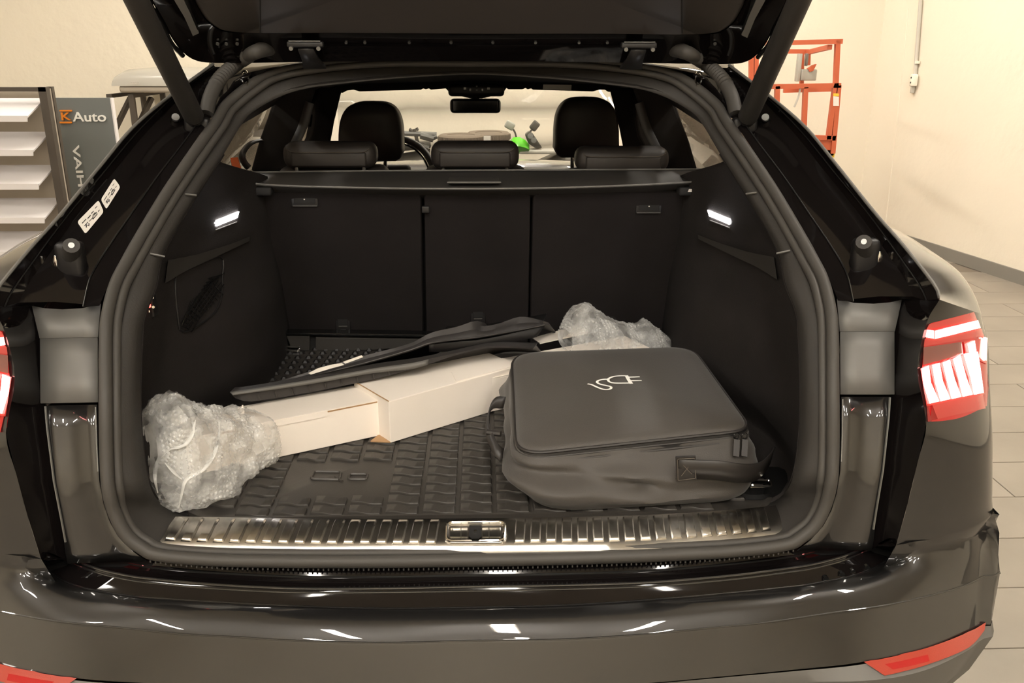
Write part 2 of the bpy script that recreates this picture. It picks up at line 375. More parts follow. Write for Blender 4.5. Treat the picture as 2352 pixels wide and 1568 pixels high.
# paired picture points of the right half of the opening: outer edge of the seal, inner edge of the trim ring
SEAL = [(1097, 128), (1300, 133), (1450, 146), (1540, 163), (1600, 190), (1656, 235), (1681, 275), (1732, 348), (1790, 435), (1844, 525), (1880, 590), (1905, 642), (1922, 704), (1928, 759), (1930, 905), (1930, 1036), (1926, 1109), (1911, 1163), (1886, 1214), (1850, 1246), (1810, 1265), (1683, 1281), (1502, 1291), (1300, 1298), (1095, 1302)]
RING = [(1097, 172), (1258, 181), (1390, 194), (1470, 205), (1530, 224), (1588, 257), (1614, 286), (1654, 352), (1710, 440), (1765, 530), (1793, 590), (1805, 650), (1830, 715), (1836, 765), (1841, 905), (1836, 1020), (1824, 1090), (1806, 1130), (1785, 1150), (1755, 1162), (1720, 1167), (1600, 1176), (1450, 1183), (1280, 1187), (1095, 1189)]
seal_o = [onProf(*p) for p in SEAL]; ring_i = [onProf(*p, off=.075) for p in RING]
for i_, z_ in ((17, .795), (18, .775), (19, .763), (20, .757), (21, .757), (22, .757), (23, .757), (24, .757)): ring_i[i_] = onZ(*RING[i_], z_)
seal_o[0].x = ring_i[0].x = seal_o[-1].x = ring_i[-1].x = 0
PER = 5
seal_h = spline_at(seal_o, PER); ring_h = spline_at(ring_i, PER)
def full(h): return h + [V((-p.x, p.y, p.z)) for p in reversed(h[1:-1])]
seal_f, ring_f = full(seal_h), full(ring_h); NL = len(seal_f)
def inward(path, amount, back=0.0):
    out = []
    for i in range(NL):
        t = (path[(i+1) % NL]-path[i-1]).normalized(); q = (ring_f[i]-path[i]); q = (q - t*q.dot(t)).normalized()
        n = t.cross(q); n = n if n.y < 0 else -n
        out.append(path[i] + q*amount + n*back)
    return out
b1, b2 = inward(seal_f, .012, .006), inward(seal_f, .031, .010)
sealp = MB().tube(b1, .0125, 10, closed=True).build('opening_seal', 'seal', car)
MB().tube(b2, .0085, 10, closed=True).build('inner_bead', 'seal', sealp)
MB().tube(inward(seal_f, .021, -.002), .010, 8, closed=True).build('seal_web', 'seal', sealp)
tb = MB()
for i in range(NL*0, 130):
    x = -0.62 + i*1.24/129
    k = min(range(NL), key=lambda q: abs(seal_f[q].x-x) + (10 if seal_f[q].z > .8 else 0)); p = seal_f[k]
    tb.box((x, p.y+.004, p.z-.0045), (.0025, .004, .004))
tb.build('seal_teeth', 'seal', sealp, smooth=False, kind='stuff')
inner0 = inward(seal_f, .030, -.004)
ring_mb = MB()
rows = []
for t in (0, .15, .4, .7, 1.0):
    rows.append([inner0[i].lerp(ring_f[i], t) + V((0, -.018*math.sin(math.pi*min(1, t*1.0))*max(0, min(1, (inner0[i].z-.8)*8, (1.5-inner0[i].z)*6)), 0)) for i in range(NL)])
ring_mb.grid(rows, cv=True)
ring_mb.build('opening_trim_ring', 'trim', car, solid=.003)
for px in ((1713, 445, 1738, 442), (1783, 582, 1815, 575)):
    for s in (1, -1):
        a, b = onProf(px[0], px[1], .05), onProf(px[2], px[3], .03)
        m_ = MB().tube([a, a.lerp(b, .5), b], .0022, 6)
        (m_ if s == 1 else m_.mirror()).build('trim_seam', 'plate', car)

# ---- gloss black pillar gutter between the seal and the shut line
RID1 = [(1655, 212), (1681, 240), (1734, 317), (1800, 405), (1865, 500), (1909, 565), (1944, 626), (1960, 692)]
SEA1 = [(1600, 190), (1656, 235), (1700, 300), (1765, 398), (1828, 500), (1868, 567), (1905, 642), (1925, 690)]
RID2 = [(1672, 156), (1757, 220), (1840, 302), (1915, 394), (1989, 484), (2050, 567), (2110, 653), (2128, 690)]
OUT1 = [(1674, 149), (1762, 216), (1848, 290), (1920, 377), (2007, 486), (2076, 565), (2145, 653), (2158, 686)]
n1 = 40
sA = spline([onProf(*p, off=.005) for p in SEA1], n1)
sB = spline([onProf(*p, off=-.012) for p in RID1], n1)
sB2 = [p+V((.008, .03, -.004)) for p in sB]
sC = spline([onProf(*p, off=-.06) for p in RID2], n1)
sC0 = [p+V((-.012, .03, .0)) for p in sC]
sD = spline([onProf(*p, off=-.10) for p in OUT1], n1)
sE = [p+V((.004, .02, .002)) for p in sD]
pil = MB().grid([sA, sB, sB2, [a.lerp(b, .5)+V((0, .012, 0)) for a, b in zip(sB2, sC0)], sC0, sC, sD])
pil_bvh = pil.bvh()
pillars = []
for s in (1, -1):
    po = (pil if s == 1 else pil.mirror()).build('rear_pillar', 'jamb', car, angle=25); pillars.append(po)
    e = MB().tube(spline([a+V((0, -.001, 0)) for a in sD], 40), .0035, 8)
    (e if s == 1 else e.mirror()).build('pillar_edge', 'plate', po)
    e = MB().tube([p+V((-.001, -.002, .001)) for p in sB], .0016, 6); (e if s == 1 else e.mirror()).build('pillar_highlight_bead', 'paint', po)  # tube added along the ridge to draw a thin highlight line
    e = MB().tube([p+V((-.001, -.002, .001)) for p in sC], .0014, 6); (e if s == 1 else e.mirror()).build('pillar_highlight_bead', 'paint', po)  # same added highlight line on the outer ridge
gut = MB().grid([[onProf(x, y, .05) for x, y in ((1380, 128), (1480, 132), (1580, 136), (1640, 138), (1684, 142))], [onProf(x, y, .02) for x, y in ((1380, 138), (1480, 146), (1580, 160), (1640, 172), (1690, 168))], [onProf(x, y, .006) for x, y in ((1380, 142), (1480, 154), (1560, 174), (1612, 200), (1660, 222))]])
for s in (1, -1): (gut if s == 1 else gut.mirror()).build('roof_gutter', 'jamb', car, solid=.003)
# outer skin forward of the shut line, haunch and body side
HX = 1.045
haun = [onX(2072, 556, 1.03), onX(2105, 566, HX), onX(2145, 587, HX), onX(2185, 613, HX), onX(2212, 642, HX), onX(2229, 677, HX), onX(2238, 715, HX)]
hs = spline(haun, 14); os_ = spline([onProf(*p, off=-.10) for p in [(2040, 525), (2076, 565), (2110, 607), (2145, 653), (2158, 670), (2158, 680), (2158, 688)]], 14)
# body corner and side
EDGE = [(2158, 688, 1.575), (2128, 742, 1.545), (2107, 850, 1.515), (2128, 970, 1.47), (2108, 1060, 1.46), (2084, 1160, 1.452), (2066, 1225, 1.45), (2058, 1252, 1.45)]
SIL = [(2238, 715), (2262, 790), (2268, 880), (2271, 985), (2275, 1060), (2277, 1110), (2278, 1140), (2280, 1165)]
ed = [onY(*p) for p in EDGE]; si = [onX(*p, HX) for p in SIL]
rows = []
for a, b in zip(ed, si):
    b = V((b.x, max(b.y, a.y+.06), b.z)); row = []
    c1 = a.lerp(V((b.x, a.y, lerp(a.z, b.z, .8))), .62); c2 = V((b.x-.016, lerp(a.y, b.y, .45), lerp(a.z, b.z, .8)))
    for q in range(17):
        t = q/16; row.append(a*(1-t)**3+c1*3*t*(1-t)**2+c2*3*t*t*(1-t)+b*t**3)
    row += [b+V((.0, .25, 0)), b+V((-.01, 1.2, 0)), V((.98, 5.4, b.z))]
    rows.append(row)
rows = list(zip(*[spline_at(col, 4) for col in zip(*rows)]))
corner_rows = [list(r) for r in rows]; low_row = [p+V((-.012, .012, -.06)) for p in corner_rows[-1]]; corner_mb = MB().grid(corner_rows+[low_row])
corner_bvh = corner_mb.bvh()
o_k, h_k = list(reversed(os_)), list(reversed(hs)); o_k[0] = V(corner_rows[0][0]); h_k[0] = V(corner_rows[0][16]); hrows = []
for j in range(17):
    sj = j/16; hrows.append([o_k[k].lerp(h_k[k], sj) + (V(corner_rows[0][j])-o_k[0].lerp(h_k[0], sj))*(1-k/13)**1.5 + V((0, 0, .014*math.sin(math.pi*sj)*min(1, k/4))) for k in range(14)])
hrows.append([p+V((.004, .12*k/13, -.02*k/13)) for k, p in enumerate(h_k)]); hrows.append([V((HX-.005, h_k[0].y+.05*k+.02*(k > 0), h_k[0].z)) for k in range(14)])
hn = MB().grid(hrows)
for s in (1, -1):
    q = (corner_mb if s == 1 else corner_mb.mirror()).build('quarter_panel', 'paint', car, angle=60)
    (hn if s == 1 else hn.mirror()).build('haunch', 'paint', q, angle=60)
    lo = MB().grid([[V((HX, 1.75, .86)), V((1.03, 3, .86)), V((.99, 5.4, .86))], [V((HX+.01, 1.85, .70)), V((1.04, 3, .6)), V((1.0, 5.4, .6))], [V((.99, 2.4, .28)), V((.98, 3, .26)), V((.95, 5.4, .26))]])
    (lo if s == 1 else lo.mirror()).build('side_skirt', 'paint', q)
# ---- jamb below the pillar: plates and channel
J_T = [(1922, 687), (1960, 697), (2005, 699), (2042, 696), (2070, 690)]
def jy(z): return profY(z)+.012
def onJ(x, y, off=0): return onProf(x, y, off=.034+off)
up_band = MB().grid([[onJ(*p) for p in J_T], [onJ(x, 762) for x in (1928, 1960, 1995, 2030, 2054)]])
plate = MB().grid([[onJ(x, y) for x in (1929, 1970, 2010, 2053)] for y in (763, 800, 850, 906)])
low = MB().grid([[onJ(x0+(x1-x0)*t, y, -.004+.012*math.sin(t*3.1)) for t in (0, .2, .4, .6, .8, 1)] for y, x0, x1 in ((911, 1931, 2044), (960, 1931, 2041), (1020, 1930, 2035), (1080, 1928, 2028), (1130, 1920, 2020), (1170, 1908, 2013), (1205, 1890, 2010), (1240, 1858, 2006), (1262, 1830, 2002))])
chan_in = [onJ(2070, 690), onJ(2054, 762), onJ(2050, 830), onJ(2044, 911), onJ(2041, 960), onJ(2028, 1080), onJ(2013, 1170), onJ(2003, 1240), onJ(2000, 1262)]
def lin(tab, y):
    for (y0, *a), (y1, *b) in zip(tab, tab[1:]):
        if y <= y1: return [lerp(p, q, max(0, (y-y0)/(y1-y0))) for p, q in zip(a, b)]
    return list(tab[-1][1:])
etab = [(y, x, Y) for x, y, Y in EDGE]; jtab = [(690, 2070), (762, 2054), (830, 2050), (911, 2044), (960, 2041), (1080, 2028), (1170, 2013), (1240, 2003), (1262, 2000)]
crow = []
for y in range(690, 1263, 26):
    ex, eY = lin(etab, y); jx, = lin(jtab, y); a = onJ(jx, y); b = onY(ex, min(y, 1252), eY)
    crow.append([a, a+V((.004, .012, 0)), a.lerp(b, .3)+V((.008, .008, 0)), a.lerp(b, .7)+V((.006, .0, 0)), b])
chan = MB().grid(crow)
for s in (1, -1):
    g = lambda m_: m_ if s == 1 else m_.mirror()
    jb = g(plate).build('jamb_plate', 'plate', car, solid=.003)  # body-coloured panel; its grey stands in for the reflected wall
    g(up_band).build('jamb_top', 'plate', car, solid=.003)
    g(low).build('jamb_panel', 'paint', car, solid=.003)
    g(chan).build('jamb_channel', 'jamb', car)
    e = MB().tube([onJ(2044, 912, -.006), onJ(2041, 960, -.006), onJ(2028, 1080, -.006), onJ(2013, 1170, -.006), onJ(2006, 1215, -.006)], .0022, 6)
    g(e).build('jamb_edge_strip', 'grey_metal', jb)
    e = MB().tube([onJ(1935, 916, -.006), onJ(1934, 1000, -.006), onJ(1932, 1060, -.006)], .0018, 6)
    g(e).build('jamb_edge_strip', 'grey_metal', jb)
# ---- bumper
def zl(pts, z, n=60):
    p = [onZ(x, y, z) for x, y in pts]; p[0].x = 0
    return p
L0 = zl([(1097, 1304), (1300, 1300), (1502, 1294), (1683, 1283), (1800, 1270), (1864, 1250), (1940, 1228), (2000, 1212)], .716)
L1 = zl([(1097, 1321), (1300, 1318), (1502, 1310), (1683, 1295), (1800, 1281), (1864, 1270), (1940, 1249), (2003, 1222)], .712)
L2 = zl([(1097, 1347), (1300, 1344), (1502, 1337), (1683, 1322), (1800, 1307), (1864, 1297), (1940, 1277), (2004, 1250)], .722)
L2b = zl([(1097, 1357), (1300, 1353), (1502, 1346), (1683, 1331), (1800, 1316), (1864, 1306), (1940, 1286), (2008, 1258)], .716)
last_row = None
L3c = [(1097, 1396), (1300, 1391), (1502, 1378), (1683, 1362), (1800, 1350), (1864, 1342), (1973, 1319), (2030, 1292), (2050, 1272)]
L3 = zl(L3c, .700)
steps = MB()
def sp(l, n=48): return spline(l, n)
a0, a1, a2, a2b, a3 = sp(L0), sp(L1), sp(L2), sp(L2b), sp(L3)
steps.grid([[p+V((0, .012, .012)) for p in a0], a0, [p+V((0, .004, -.012)) for p in a1], a1, [p+V((0, -.008, -.004)) for p in a1], [p+V((0, .012, -.012)) for p in a2], a2, a2b, a3])
# bumper top: inner line continues along the crease round the corner
Utail = [V(corner_rows[-1][k]) for k in (0, 3, 6, 9, 12, 14, 16)]
U = L3 + Utail
Lm = [onZ(x, y, .697) for x, y in ((1097, 1428), (1400, 1418), (1600, 1402), (1800, 1382), (1950, 1352))] + [onZ(2060, 1312, .715), onZ(2154, 1268, .742), onZ(2225, 1246, .752), onX(2270, 1224, HX+.003), onX(2283, 1216, HX+.010)]
Lm[0].x = 0
L4 = zl([(1097, 1471), (1300, 1468), (1502, 1455), (1640, 1441), (1756, 1430), (1900, 1409), (2045, 1388), (2190, 1353), (2255, 1324), (2286, 1296)], .676)
L5 = zl([(1097, 1586), (1300, 1580), (1502, 1567), (1647, 1554), (1828, 1537), (1973, 1521), (2118, 1490), (2209, 1455), (2245, 1436), (2268, 1404)], .595)
L6 = zl([(1097, 1604), (1300, 1598), (1502, 1586), (1647, 1576), (1828, 1566), (2000, 1562), (2118, 1541), (2209, 1501), (2250, 1470), (2272, 1428)], .572)
for l, dx in ((U, 0), (Lm, .0), (L4, .0), (L5, 0), (L6, 0)): l.append(l[-1]+V((dx, .35, 0)))
NU = 70
u_, m_, l4_, l5_, l6_ = sp(U, NU), sp(Lm, NU), sp(L4, NU), sp(L5, NU), sp(L6, NU)
def mix(a, b, t, z=0.0): return [p.lerp(q, t)+V((0, 0, z)) for p, q in zip(a, b)]
edge_r = [p.lerp(q, .055) for p, q in zip(l4_, l5_)]
skin = MB().grid([[p+V((0, .006, -.006)) for p in u_], u_, mix(u_, m_, .08, .0035), mix(u_, m_, .33, .006), mix(u_, m_, .67, .006), mix(m_, m_, 0, .005), mix(m_, l4_, .35, .005), mix(m_, l4_, .7, .0035), mix(m_, l4_, .93, .0008), mix(l4_, edge_r, .35), edge_r, mix(l4_, l5_, .12), mix(l4_, l5_, .5), l5_])
l7 = [p+V((0, .05, -.12)) for p in l6_]; l8 = [p+V((0, .16, -.3)) for p in l6_]
lowb = MB().grid([mix(l5_, l6_, .12), l6_, l7, l8])
face_bvh = MB().grid([l4_, l5_, l6_]).bvh()
st = steps.both().build('bumper_step', 'jamb', car, angle=28)
for ln, rr_ in ((a1, .0022), (a2, .0028), (a2b, .002), (a3, .0026), (l4_[:-2], .0016)):
    h_ = [p+V((0, 0, .0005)) for p in ln]; MB().tube([V((-p.x, p.y, p.z)) for p in reversed(h_[1:])]+h_, rr_, 8).build('edge_highlight_bead', 'paint', st)  # thin tube added on each edge to catch a line of highlight
bmp = skin.both().build('bumper', 'paint', car, angle=75)
lowb.both().build('bumper_lower_trim', 'plate', bmp, angle=40)
# corner closing piece where jamb, channel and bumper meet
cl = MB().grid([[a3[-1], a2b[-1], a2[-1], a1[-1], a0[-1]], [ed[-1], ed[-1]+V((-.005, .005, .005)), ed[-2].lerp(chan_in[-1], .3), chan_in[-1].lerp(ed[-2], .3), chan_in[-1]]])
cl.build('bumper_corner_cover', 'jamb', bmp); cl.mirror().build('bumper_corner_cover', 'jamb', bmp)
for px in ((1895, 1328), (1932, 1318), (1957, 1312), (1990, 1303)):
    st_b = steps.bvh(); p = hit(st_b, px[0], px[1], .001)
    if p: MB().tube([p+V((0, .004, 0)), p+V((0, -.004, 0))], .006, 8).build('rubber_pad', 'gloss_black', bmp)
# ---- reflectors in the bumper
def surf_patch(bv, rows_px, off, th, n=14):
    """rows of picture points (equal counts) laid on a surface, with thickness"""
    g = []
    for r in rows_px:
        r = [V((x, y, 0)) for x, y in r]; r = spline(r, n); g.append(r)
    outer = []
    for r in g:
        o = []
        for p in r:
            h = hit(bv, p.x, p.y, off)
            o.append(h if h is not None else (o[-1].copy() if o else None))
        outer.append(o)
    outer = [[p if p is not None else next(q for q in o if q is not None) for p in o] for o in outer]
    mb = MB(); mb.grid(outer)
    back = []
    for r, o in zip(g, outer):
        back.append([p + (p-CAM).normalized()*th for p in o])
    mb.grid([outer[0], back[0]]); mb.grid([outer[-1], back[-1]])
    mb.grid([[o[0] for o in outer], [b[0] for b in back]]); mb.grid([[o[-1] for o in outer], [b[-1] for b in back]])
    return mb
rf = surf_patch(face_bvh, [[(1982, 1520), (2050, 1506), (2118, 1491), (2190, 1465), (2235, 1443), (2262, 1428)], [(2030, 1552), (2070, 1543), (2118, 1530), (2185, 1505), (2228, 1482), (2258, 1446)]], .004, .012, 20)
rf2 = surf_patch(face_bvh, [[(2030, 1526), (2075, 1517), (2128, 1504)], [(2048, 1538), (2085, 1531), (2132, 1519)]], .0045, .002, 8)
for s in (1, -1):
    o = (rf if s == 1 else rf.mirror()).build('rear_reflector', 'reflector', car)
    (rf2 if s == 1 else rf2.mirror()).build('reflector_insert', 'lens_dark', o)
# ---- tail lights
def qpatch(q, off, th=.006, n=8): return surf_patch(corner_bvh, [[q[0], q[1]], [q[3], q[2]]], off, th, n)
tl_parts = [
    ('lens', 'lens_dark', surf_patch(corner_bvh, [[(2129, 744), (2165, 735), (2200, 726), (2233, 717)], [(2112, 790), (2160, 782), (2210, 772), (2262, 783)], [(2105, 862), (2160, 852), (2210, 842), (2264, 850)], [(2116, 915), (2160, 910), (2210, 900), (2267, 890)], [(2129, 968), (2165, 966), (2210, 957), (2263, 932)]], .003, .03, 18)),
    ('light_bar', 'lamp_bar', qpatch([(2122, 757), (2139, 759), (2139, 777), (2118, 773)], .007)),
    ('light_bar', 'lamp_bar', qpatch([(2142, 760), (2238, 737), (2244, 754), (2142, 778)], .007)),
    ('smoked_window', 'lens_clear', qpatch([(2117, 797), (2203, 785), (2206, 812), (2116, 838)], .006)),
    ('glowing_field', 'lens_lit', qpatch([(2118, 934), (2252, 905), (2258, 938), (2132, 966)], .005)),
    ('glowing_field', 'lens_lit', qpatch([(2120, 778), (2250, 756), (2252, 772), (2118, 795)], .005)),
    ('glowing_field', 'lens_lit', qpatch([(2130, 745), (2232, 718), (2238, 736), (2124, 757)], .005)),
    ('side_cluster', 'lens_lit', qpatch([(2208, 785), (2260, 776), (2261, 836), (2212, 812)], .005)),
    ('side_light_bar', 'lamp_bar', qpatch([(2249, 775), (2258, 777), (2256, 828), (2246, 818)], .008)),
    ('side_light_bar', 'lamp_bar', qpatch([(2214, 790), (2230, 782), (2234, 808), (2218, 808)], .008))]
tops = [(2110, 846), (2134, 838), (2158, 832), (2181, 824), (2204, 812), (2236, 806)]
for i in range(5):
    a, b = tops[i], tops[i+1]; g = 7 if i < 4 else 0
    x0, x1 = lerp(2128, 2252, i/5), lerp(2128, 2252, (i+1)/5); yb0, yb1 = lerp(928, 902, i/5), lerp(928, 902, (i+1)/5)
    mx0, mx1 = lerp(2112, 2244, i/5), lerp(2112, 2244, (i+1)/5)
    tl_parts.append(('light_rib', 'lamp_bar', surf_patch(corner_bvh, [[a, (b[0]-g, b[1]+1)], [(mx0+2, lerp(884, 862, i/5)), (mx1-g, lerp(884, 862, (i+1)/5))], [(x0, yb0), (x1-3, yb1)]], .009, .006, 6)))
tl_parts.append(('glowing_field', 'lens_lit', qpatch([(2110, 846), (2236, 806), (2256, 905), (2124, 934)], .0055)))
for s in (1, -1):
    t = None
    for nm, mt, mb in tl_parts:
        mb = mb if s == 1 else mb.mirror()
        if t is None: t = mb.build('tail_light', mt, car, angle=50)
        else: mb.build(nm, mt, t, angle=50)
# ---- bump stops, stickers, strut sockets on the pillars
for s in (1, -1):
    c = hit(pil_bvh, 1985, 590, .0); n = (V((-.35, -.8, .45))).normalized()
    g = lambda m_: m_ if s == 1 else m_.mirror()
    bs = g(MB().rbox(c+n*.012, (.055, .035, .075), .012)).build('bump_stop', 'black', car)
    g(MB().tube([c+n*.01+V((-.004, 0, .012)), c+n*.03+V((-.004, 0, .014)), c+n*.052+V((-.006, 0, .018))], [.024, .018, .016], 14)).build('stop_knob', 'trim', bs)
    g(MB().tube([c+n*.052+V((-.006, 0, .018)), c+n*.054+V((-.006, 0, .018))], [.007, .006], 10)).build('stop_screw', 'grey_metal', bs)
    e = hit(pil_bvh, 2018, 591, .003)
    g(MB().tube([e+V((0, 0, -.012)), e, e+V((0, 0, .012))], [.005, .009, .005], 10)).build('chrome_plug', 'chrome', bs)
def sticker(quad, name):
    mb = MB(); pts = []
    for x, y in quad:
        # mirrored hit: the left pillar is the mirror of the right one
        d = ray(x, y); d = V((-d.x, d.y, d.z)).normalized(); o = V((-CAM.x, CAM.y, CAM.z))
        loc, n, i, dist = pil_bvh.ray_cast(o, d)
        if n.dot(d) > 0: n = -n
        p = loc+n*.002; pts.append(V((-p.x, p.y, p.z)))
    return pts
for quad in ([(231, 460), (262, 411), (276, 431), (244, 482)], [(177, 511), (226, 461), (238, 488), (196, 539)]):
    p = sticker(quad, 's'); nn = (p[1]-p[0]).cross(p[3]-p[0]).normalized(); nn = nn if nn.y < 0 else -nn
    o = MB().prism(rquad(p, .006, 3, 2), nn*.0012).build('warning_sticker', 'label', car, smooth=False)
    ink = MB()
    def at(u, v): return p[0].lerp(p[1], u).lerp(p[3].lerp(p[2], u), v)+nn*.0016
    marks = [(.1, .3, .30, .36), (.12, .55, .3, .6), (.35, .35, .5, .42), (.55, .3, .66, .36), (.75, .25, .86, .3), (.35, .6, .52, .64), (.6, .55, .75, .6), (.8, .6, .88, .66)]
    for u0, v0, u1, v1 in marks: ink.prism([at(u0, v0), at(u1, v0), at(u1, v1), at(u0, v1)], nn*.0003)
    ink.build('sticker_print', 'ink', o, smooth=False, kind='stuff')
    ink = MB(); ink.tube([at(.15, .75), at(.2, .6), at(.25, .82), at(.3, .7)], .0012, 5); ink.tube([at(.5, .7), at(.58, .5), at(.68, .5), at(.74, .7), at(.5, .72)], .0008, 5)
    ink.build('sticker_pictogram', 'ink', o)

# ---- tailgate, swung up about its hinge at the roof
TA = math.radians(41)
tg_v = V((0, -math.cos(TA), math.sin(TA))); tg_n = V((0, -math.sin(TA), -math.cos(TA)))   # along the gate, and its inner face
tg_0 = V((0, 2.27, 1.648))
def onT(x, y, lift=0.0): return onPl(x, y, tg_0+tg_n*lift, tg_n)
rim_o = [onT(1097, 140), onT(1400, 143), onT(1560, 146), onT(1674, 147), onT(1715, 141), onT(1742, 122), onT(1760, 98), onT(1775, 70), onT(1795, 30), onT(1811, 0)]
rim_o[0].x = 0
p = rim_o[-1]; rim_o += [p+tg_v*.25+V((.035, 0, 0)), p+tg_v*.55+V((.05, 0, 0)), p+tg_v*.72+V((.02, 0, 0)), p+tg_v*.80+V((-.12, 0, 0)), p+tg_v*.84+V((-.45, 0, 0))]
e = rim_o[-1].copy(); e.x = 0; rim_o.append(e)
inn = [onT(1097, 78, .012), onT(1400, 78, .012), onT(1560, 80, .012), onT(1638, 78, .012), onT(1662, 71, .012), onT(1682, 56, .012), onT(1693, 42, .012), onT(1702, 26, .012), onT(1710, 10, .012), onT(1715, -4, .012)]
inn[0].x = 0
p = inn[-1]; inn += [p+tg_v*.22+V((.02, 0, 0)), p+tg_v*.48+V((.03, 0, 0)), p+tg_v*.62+V((.0, 0, 0)), p+tg_v*.68+V((-.12, 0, 0)), p+tg_v*.70+V((-.4, 0, 0))]
e = inn[-1].copy(); e.x = 0; inn.append(e)
r0 = spline_at(rim_o, 4); i0 = spline_at(inn, 4)
def fl(h): return h + [V((-q.x, q.y, q.z)) for q in reversed(h[1:-1])]
r0f, i0f = fl(r0), fl(i0); cen = sum(r0f, V())/len(r0f)
outer = [q.lerp(cen, -.0)-tg_n*.045 for q in r0f]; outer2 = [q.lerp(cen, .12)-tg_n*.075 for q in r0f]
gate_mb = MB().grid([[q.lerp(cen, .5)-tg_n*.09 for q in r0f], outer2, outer, r0f, [a.lerp(b, .3)-tg_n*.004 for a, b in zip(r0f, i0f)], [a.lerp(b, .5)-tg_n*.004 for a, b in zip(r0f, i0f)], [a.lerp(b, .8)-tg_n*.004 for a, b in zip(r0f, i0f)], i0f], cv=True)
gate_mb.add([q.lerp(cen, .5)-tg_n*.09 for q in r0f], [tuple(range(len(r0f)))])
gate = gate_mb.build('tailgate', 'jamb', car, angle=35)
panel = MB().grid([[q-tg_n*.004 for q in i0f], [q.lerp(cen, .03)+tg_n*.006 for q in i0f], [q.lerp(cen, .5)+tg_n*.006 for q in i0f], [q.lerp(cen, .98)+tg_n*.006 for q in i0f]], cv=True)
pn = panel.build('gate_trim_panel', 'leather', gate, angle=50)
for x in (597, 1567):
    a, b = onT(x, 76, .0195), onT(x, -60, .0195)
    MB().tube([a, b], .0012, 5).build('panel_seam', 'deep', pn)
gl = [onT(*q, .020) for q in ((1703, 78), (1716, 84), (1733, 42), (1756, 0), (1790, -70), (1764, -74), (1740, -10), (1722, 28))]
gs = MB().prism(gl, tg_n*.004)
for s in (1, -1): (gs if s == 1 else gs.mirror()).build('gate_gloss_strip', 'plate', gate, angle=20)
for s in (1, -1):
    g = lambda m_: m_ if s == 1 else m_.mirror()
    e = g(MB().tube([onT(1738, -30, .02), onT(1722, 30, .02), onT(1706, 70, .02)], .004, 6)).build('gate_rim_strip', 'gloss_black', gate)
    e = g(MB().tube(spline([onT(1826, -30, .0), onT(1806, 20, .004), onT(1782, 66, .004), onT(1764, 104, .004), onT(1740, 132, .004)], 20), .006, 8)).build('gate_edge_seal', 'gloss_black', gate)
for i, x in enumerate((795, 838, 940, 1036, 1132, 1230, 1330, 1395)):
    q = onT(x, 97, .004); MB().tube([q, q+tg_n*.003], .0035, 8).build('gate_screw', 'grey_metal', gate)
for x in (500, 520, 545, 1642):
    q = onT(x, 99, .006); MB().tube([q, q+tg_n*.004], .004, 8).build('gate_screw', 'grey_metal', gate)
# hinges
for s in (1, -1):
    g = lambda m_: m_ if s == 1 else m_.mirror()
    c = onT(1467, 104, .03)
    h = g(MB().rbox(c, (.085, .02, .014), .004)).build('gate_hinge', 'black', car)
    g(MB().rbox(c+V((0, -.012, .007)), (.075, .004, .003), .001, seg=1)).build('hinge_edge', 'grey_metal', h)
    g(MB().grid([[c+V((-.018, .0, -.006)), c+V((.018, 0, -.006))], [c+V((-.02, .05, -.03)), c+V((.02, .05, -.03))], [c+V((-.028, .10, -.05)), c+V((.028, .10, -.05))]])).build('hinge_arm', 'black', h, solid=.008)
    for dx in (-.032, .032): g(MB().tube([c+V((dx, -.008, -.008)), c+V((dx, -.016, -.010))], .005, 8)).build('hinge_bolt', 'grey_metal', h)
# gas struts
for s in (1, -1):
    g = lambda m_: m_ if s == 1 else m_.mirror()
    a = onProf(1716, 272, -.03); b = onY(1836, 0, 1.84); d = (b-a); tip = a+d*1.75
    st = g(MB().tube([a, a+d*.02, a+d*1.2, tip], [.019, .0235, .0235, .0235], 18)).build('gate_strut', 'trim', car)
    g(MB().tube([a-d*.035+V((.005, .0, 0)), a], [.016, .02], 12)).build('strut_ball', 'black', st)
    g(MB().rbox(a-d*.03+V((.0, .012, -.01)), (.06, .03, .035), .008)).build('strut_socket', 'black', st)
    q = hit(pil_bvh, 1759, 274, .004)
    if q: g(MB().tube([q, q+V((-.003, -.008, .004))], .009, 10)).build('strut_bolt', 'grey_metal', st)
    # wiring bellows
    path = spline([onProf(1690, 262, -.01), onProf(1682, 225, -.035), onProf(1665, 190, -.05), onProf(1640, 162, -.055), onProf(1612, 141, -.055), onT(1588, 126, .026), onT(1566, 117, .014), onT(1546, 111, -.02)], 120)
    rr = []
    for i in range(120):
        t = i/119
        rr.append(.0170 if t < .2 else (.0142+(.0040 if i % 3 == 0 else 0) if t < .72 else lerp(.0150, .020, (t-.72)/.28)))
    bl = g(MB().tube(path, rr, 14)).build('wiring_bellows', 'seal', car, angle=30)
    hk = [onProf(1601, 196, -.02), onProf(1597, 180, -.03), onProf(1604, 164, -.035), onProf(1612, 172, -.03), onProf(1608, 192, -.02)]
    g(MB().tube(spline(hk, 16, closed=True), .0028, 8, closed=True)).build('guide_loop', 'chrome', bl)
    g(MB().tube([onProf(1606, 174, -.03), onProf(1627, 175, -.03)], .002, 6)).build('guide_pin', 'chrome', bl)
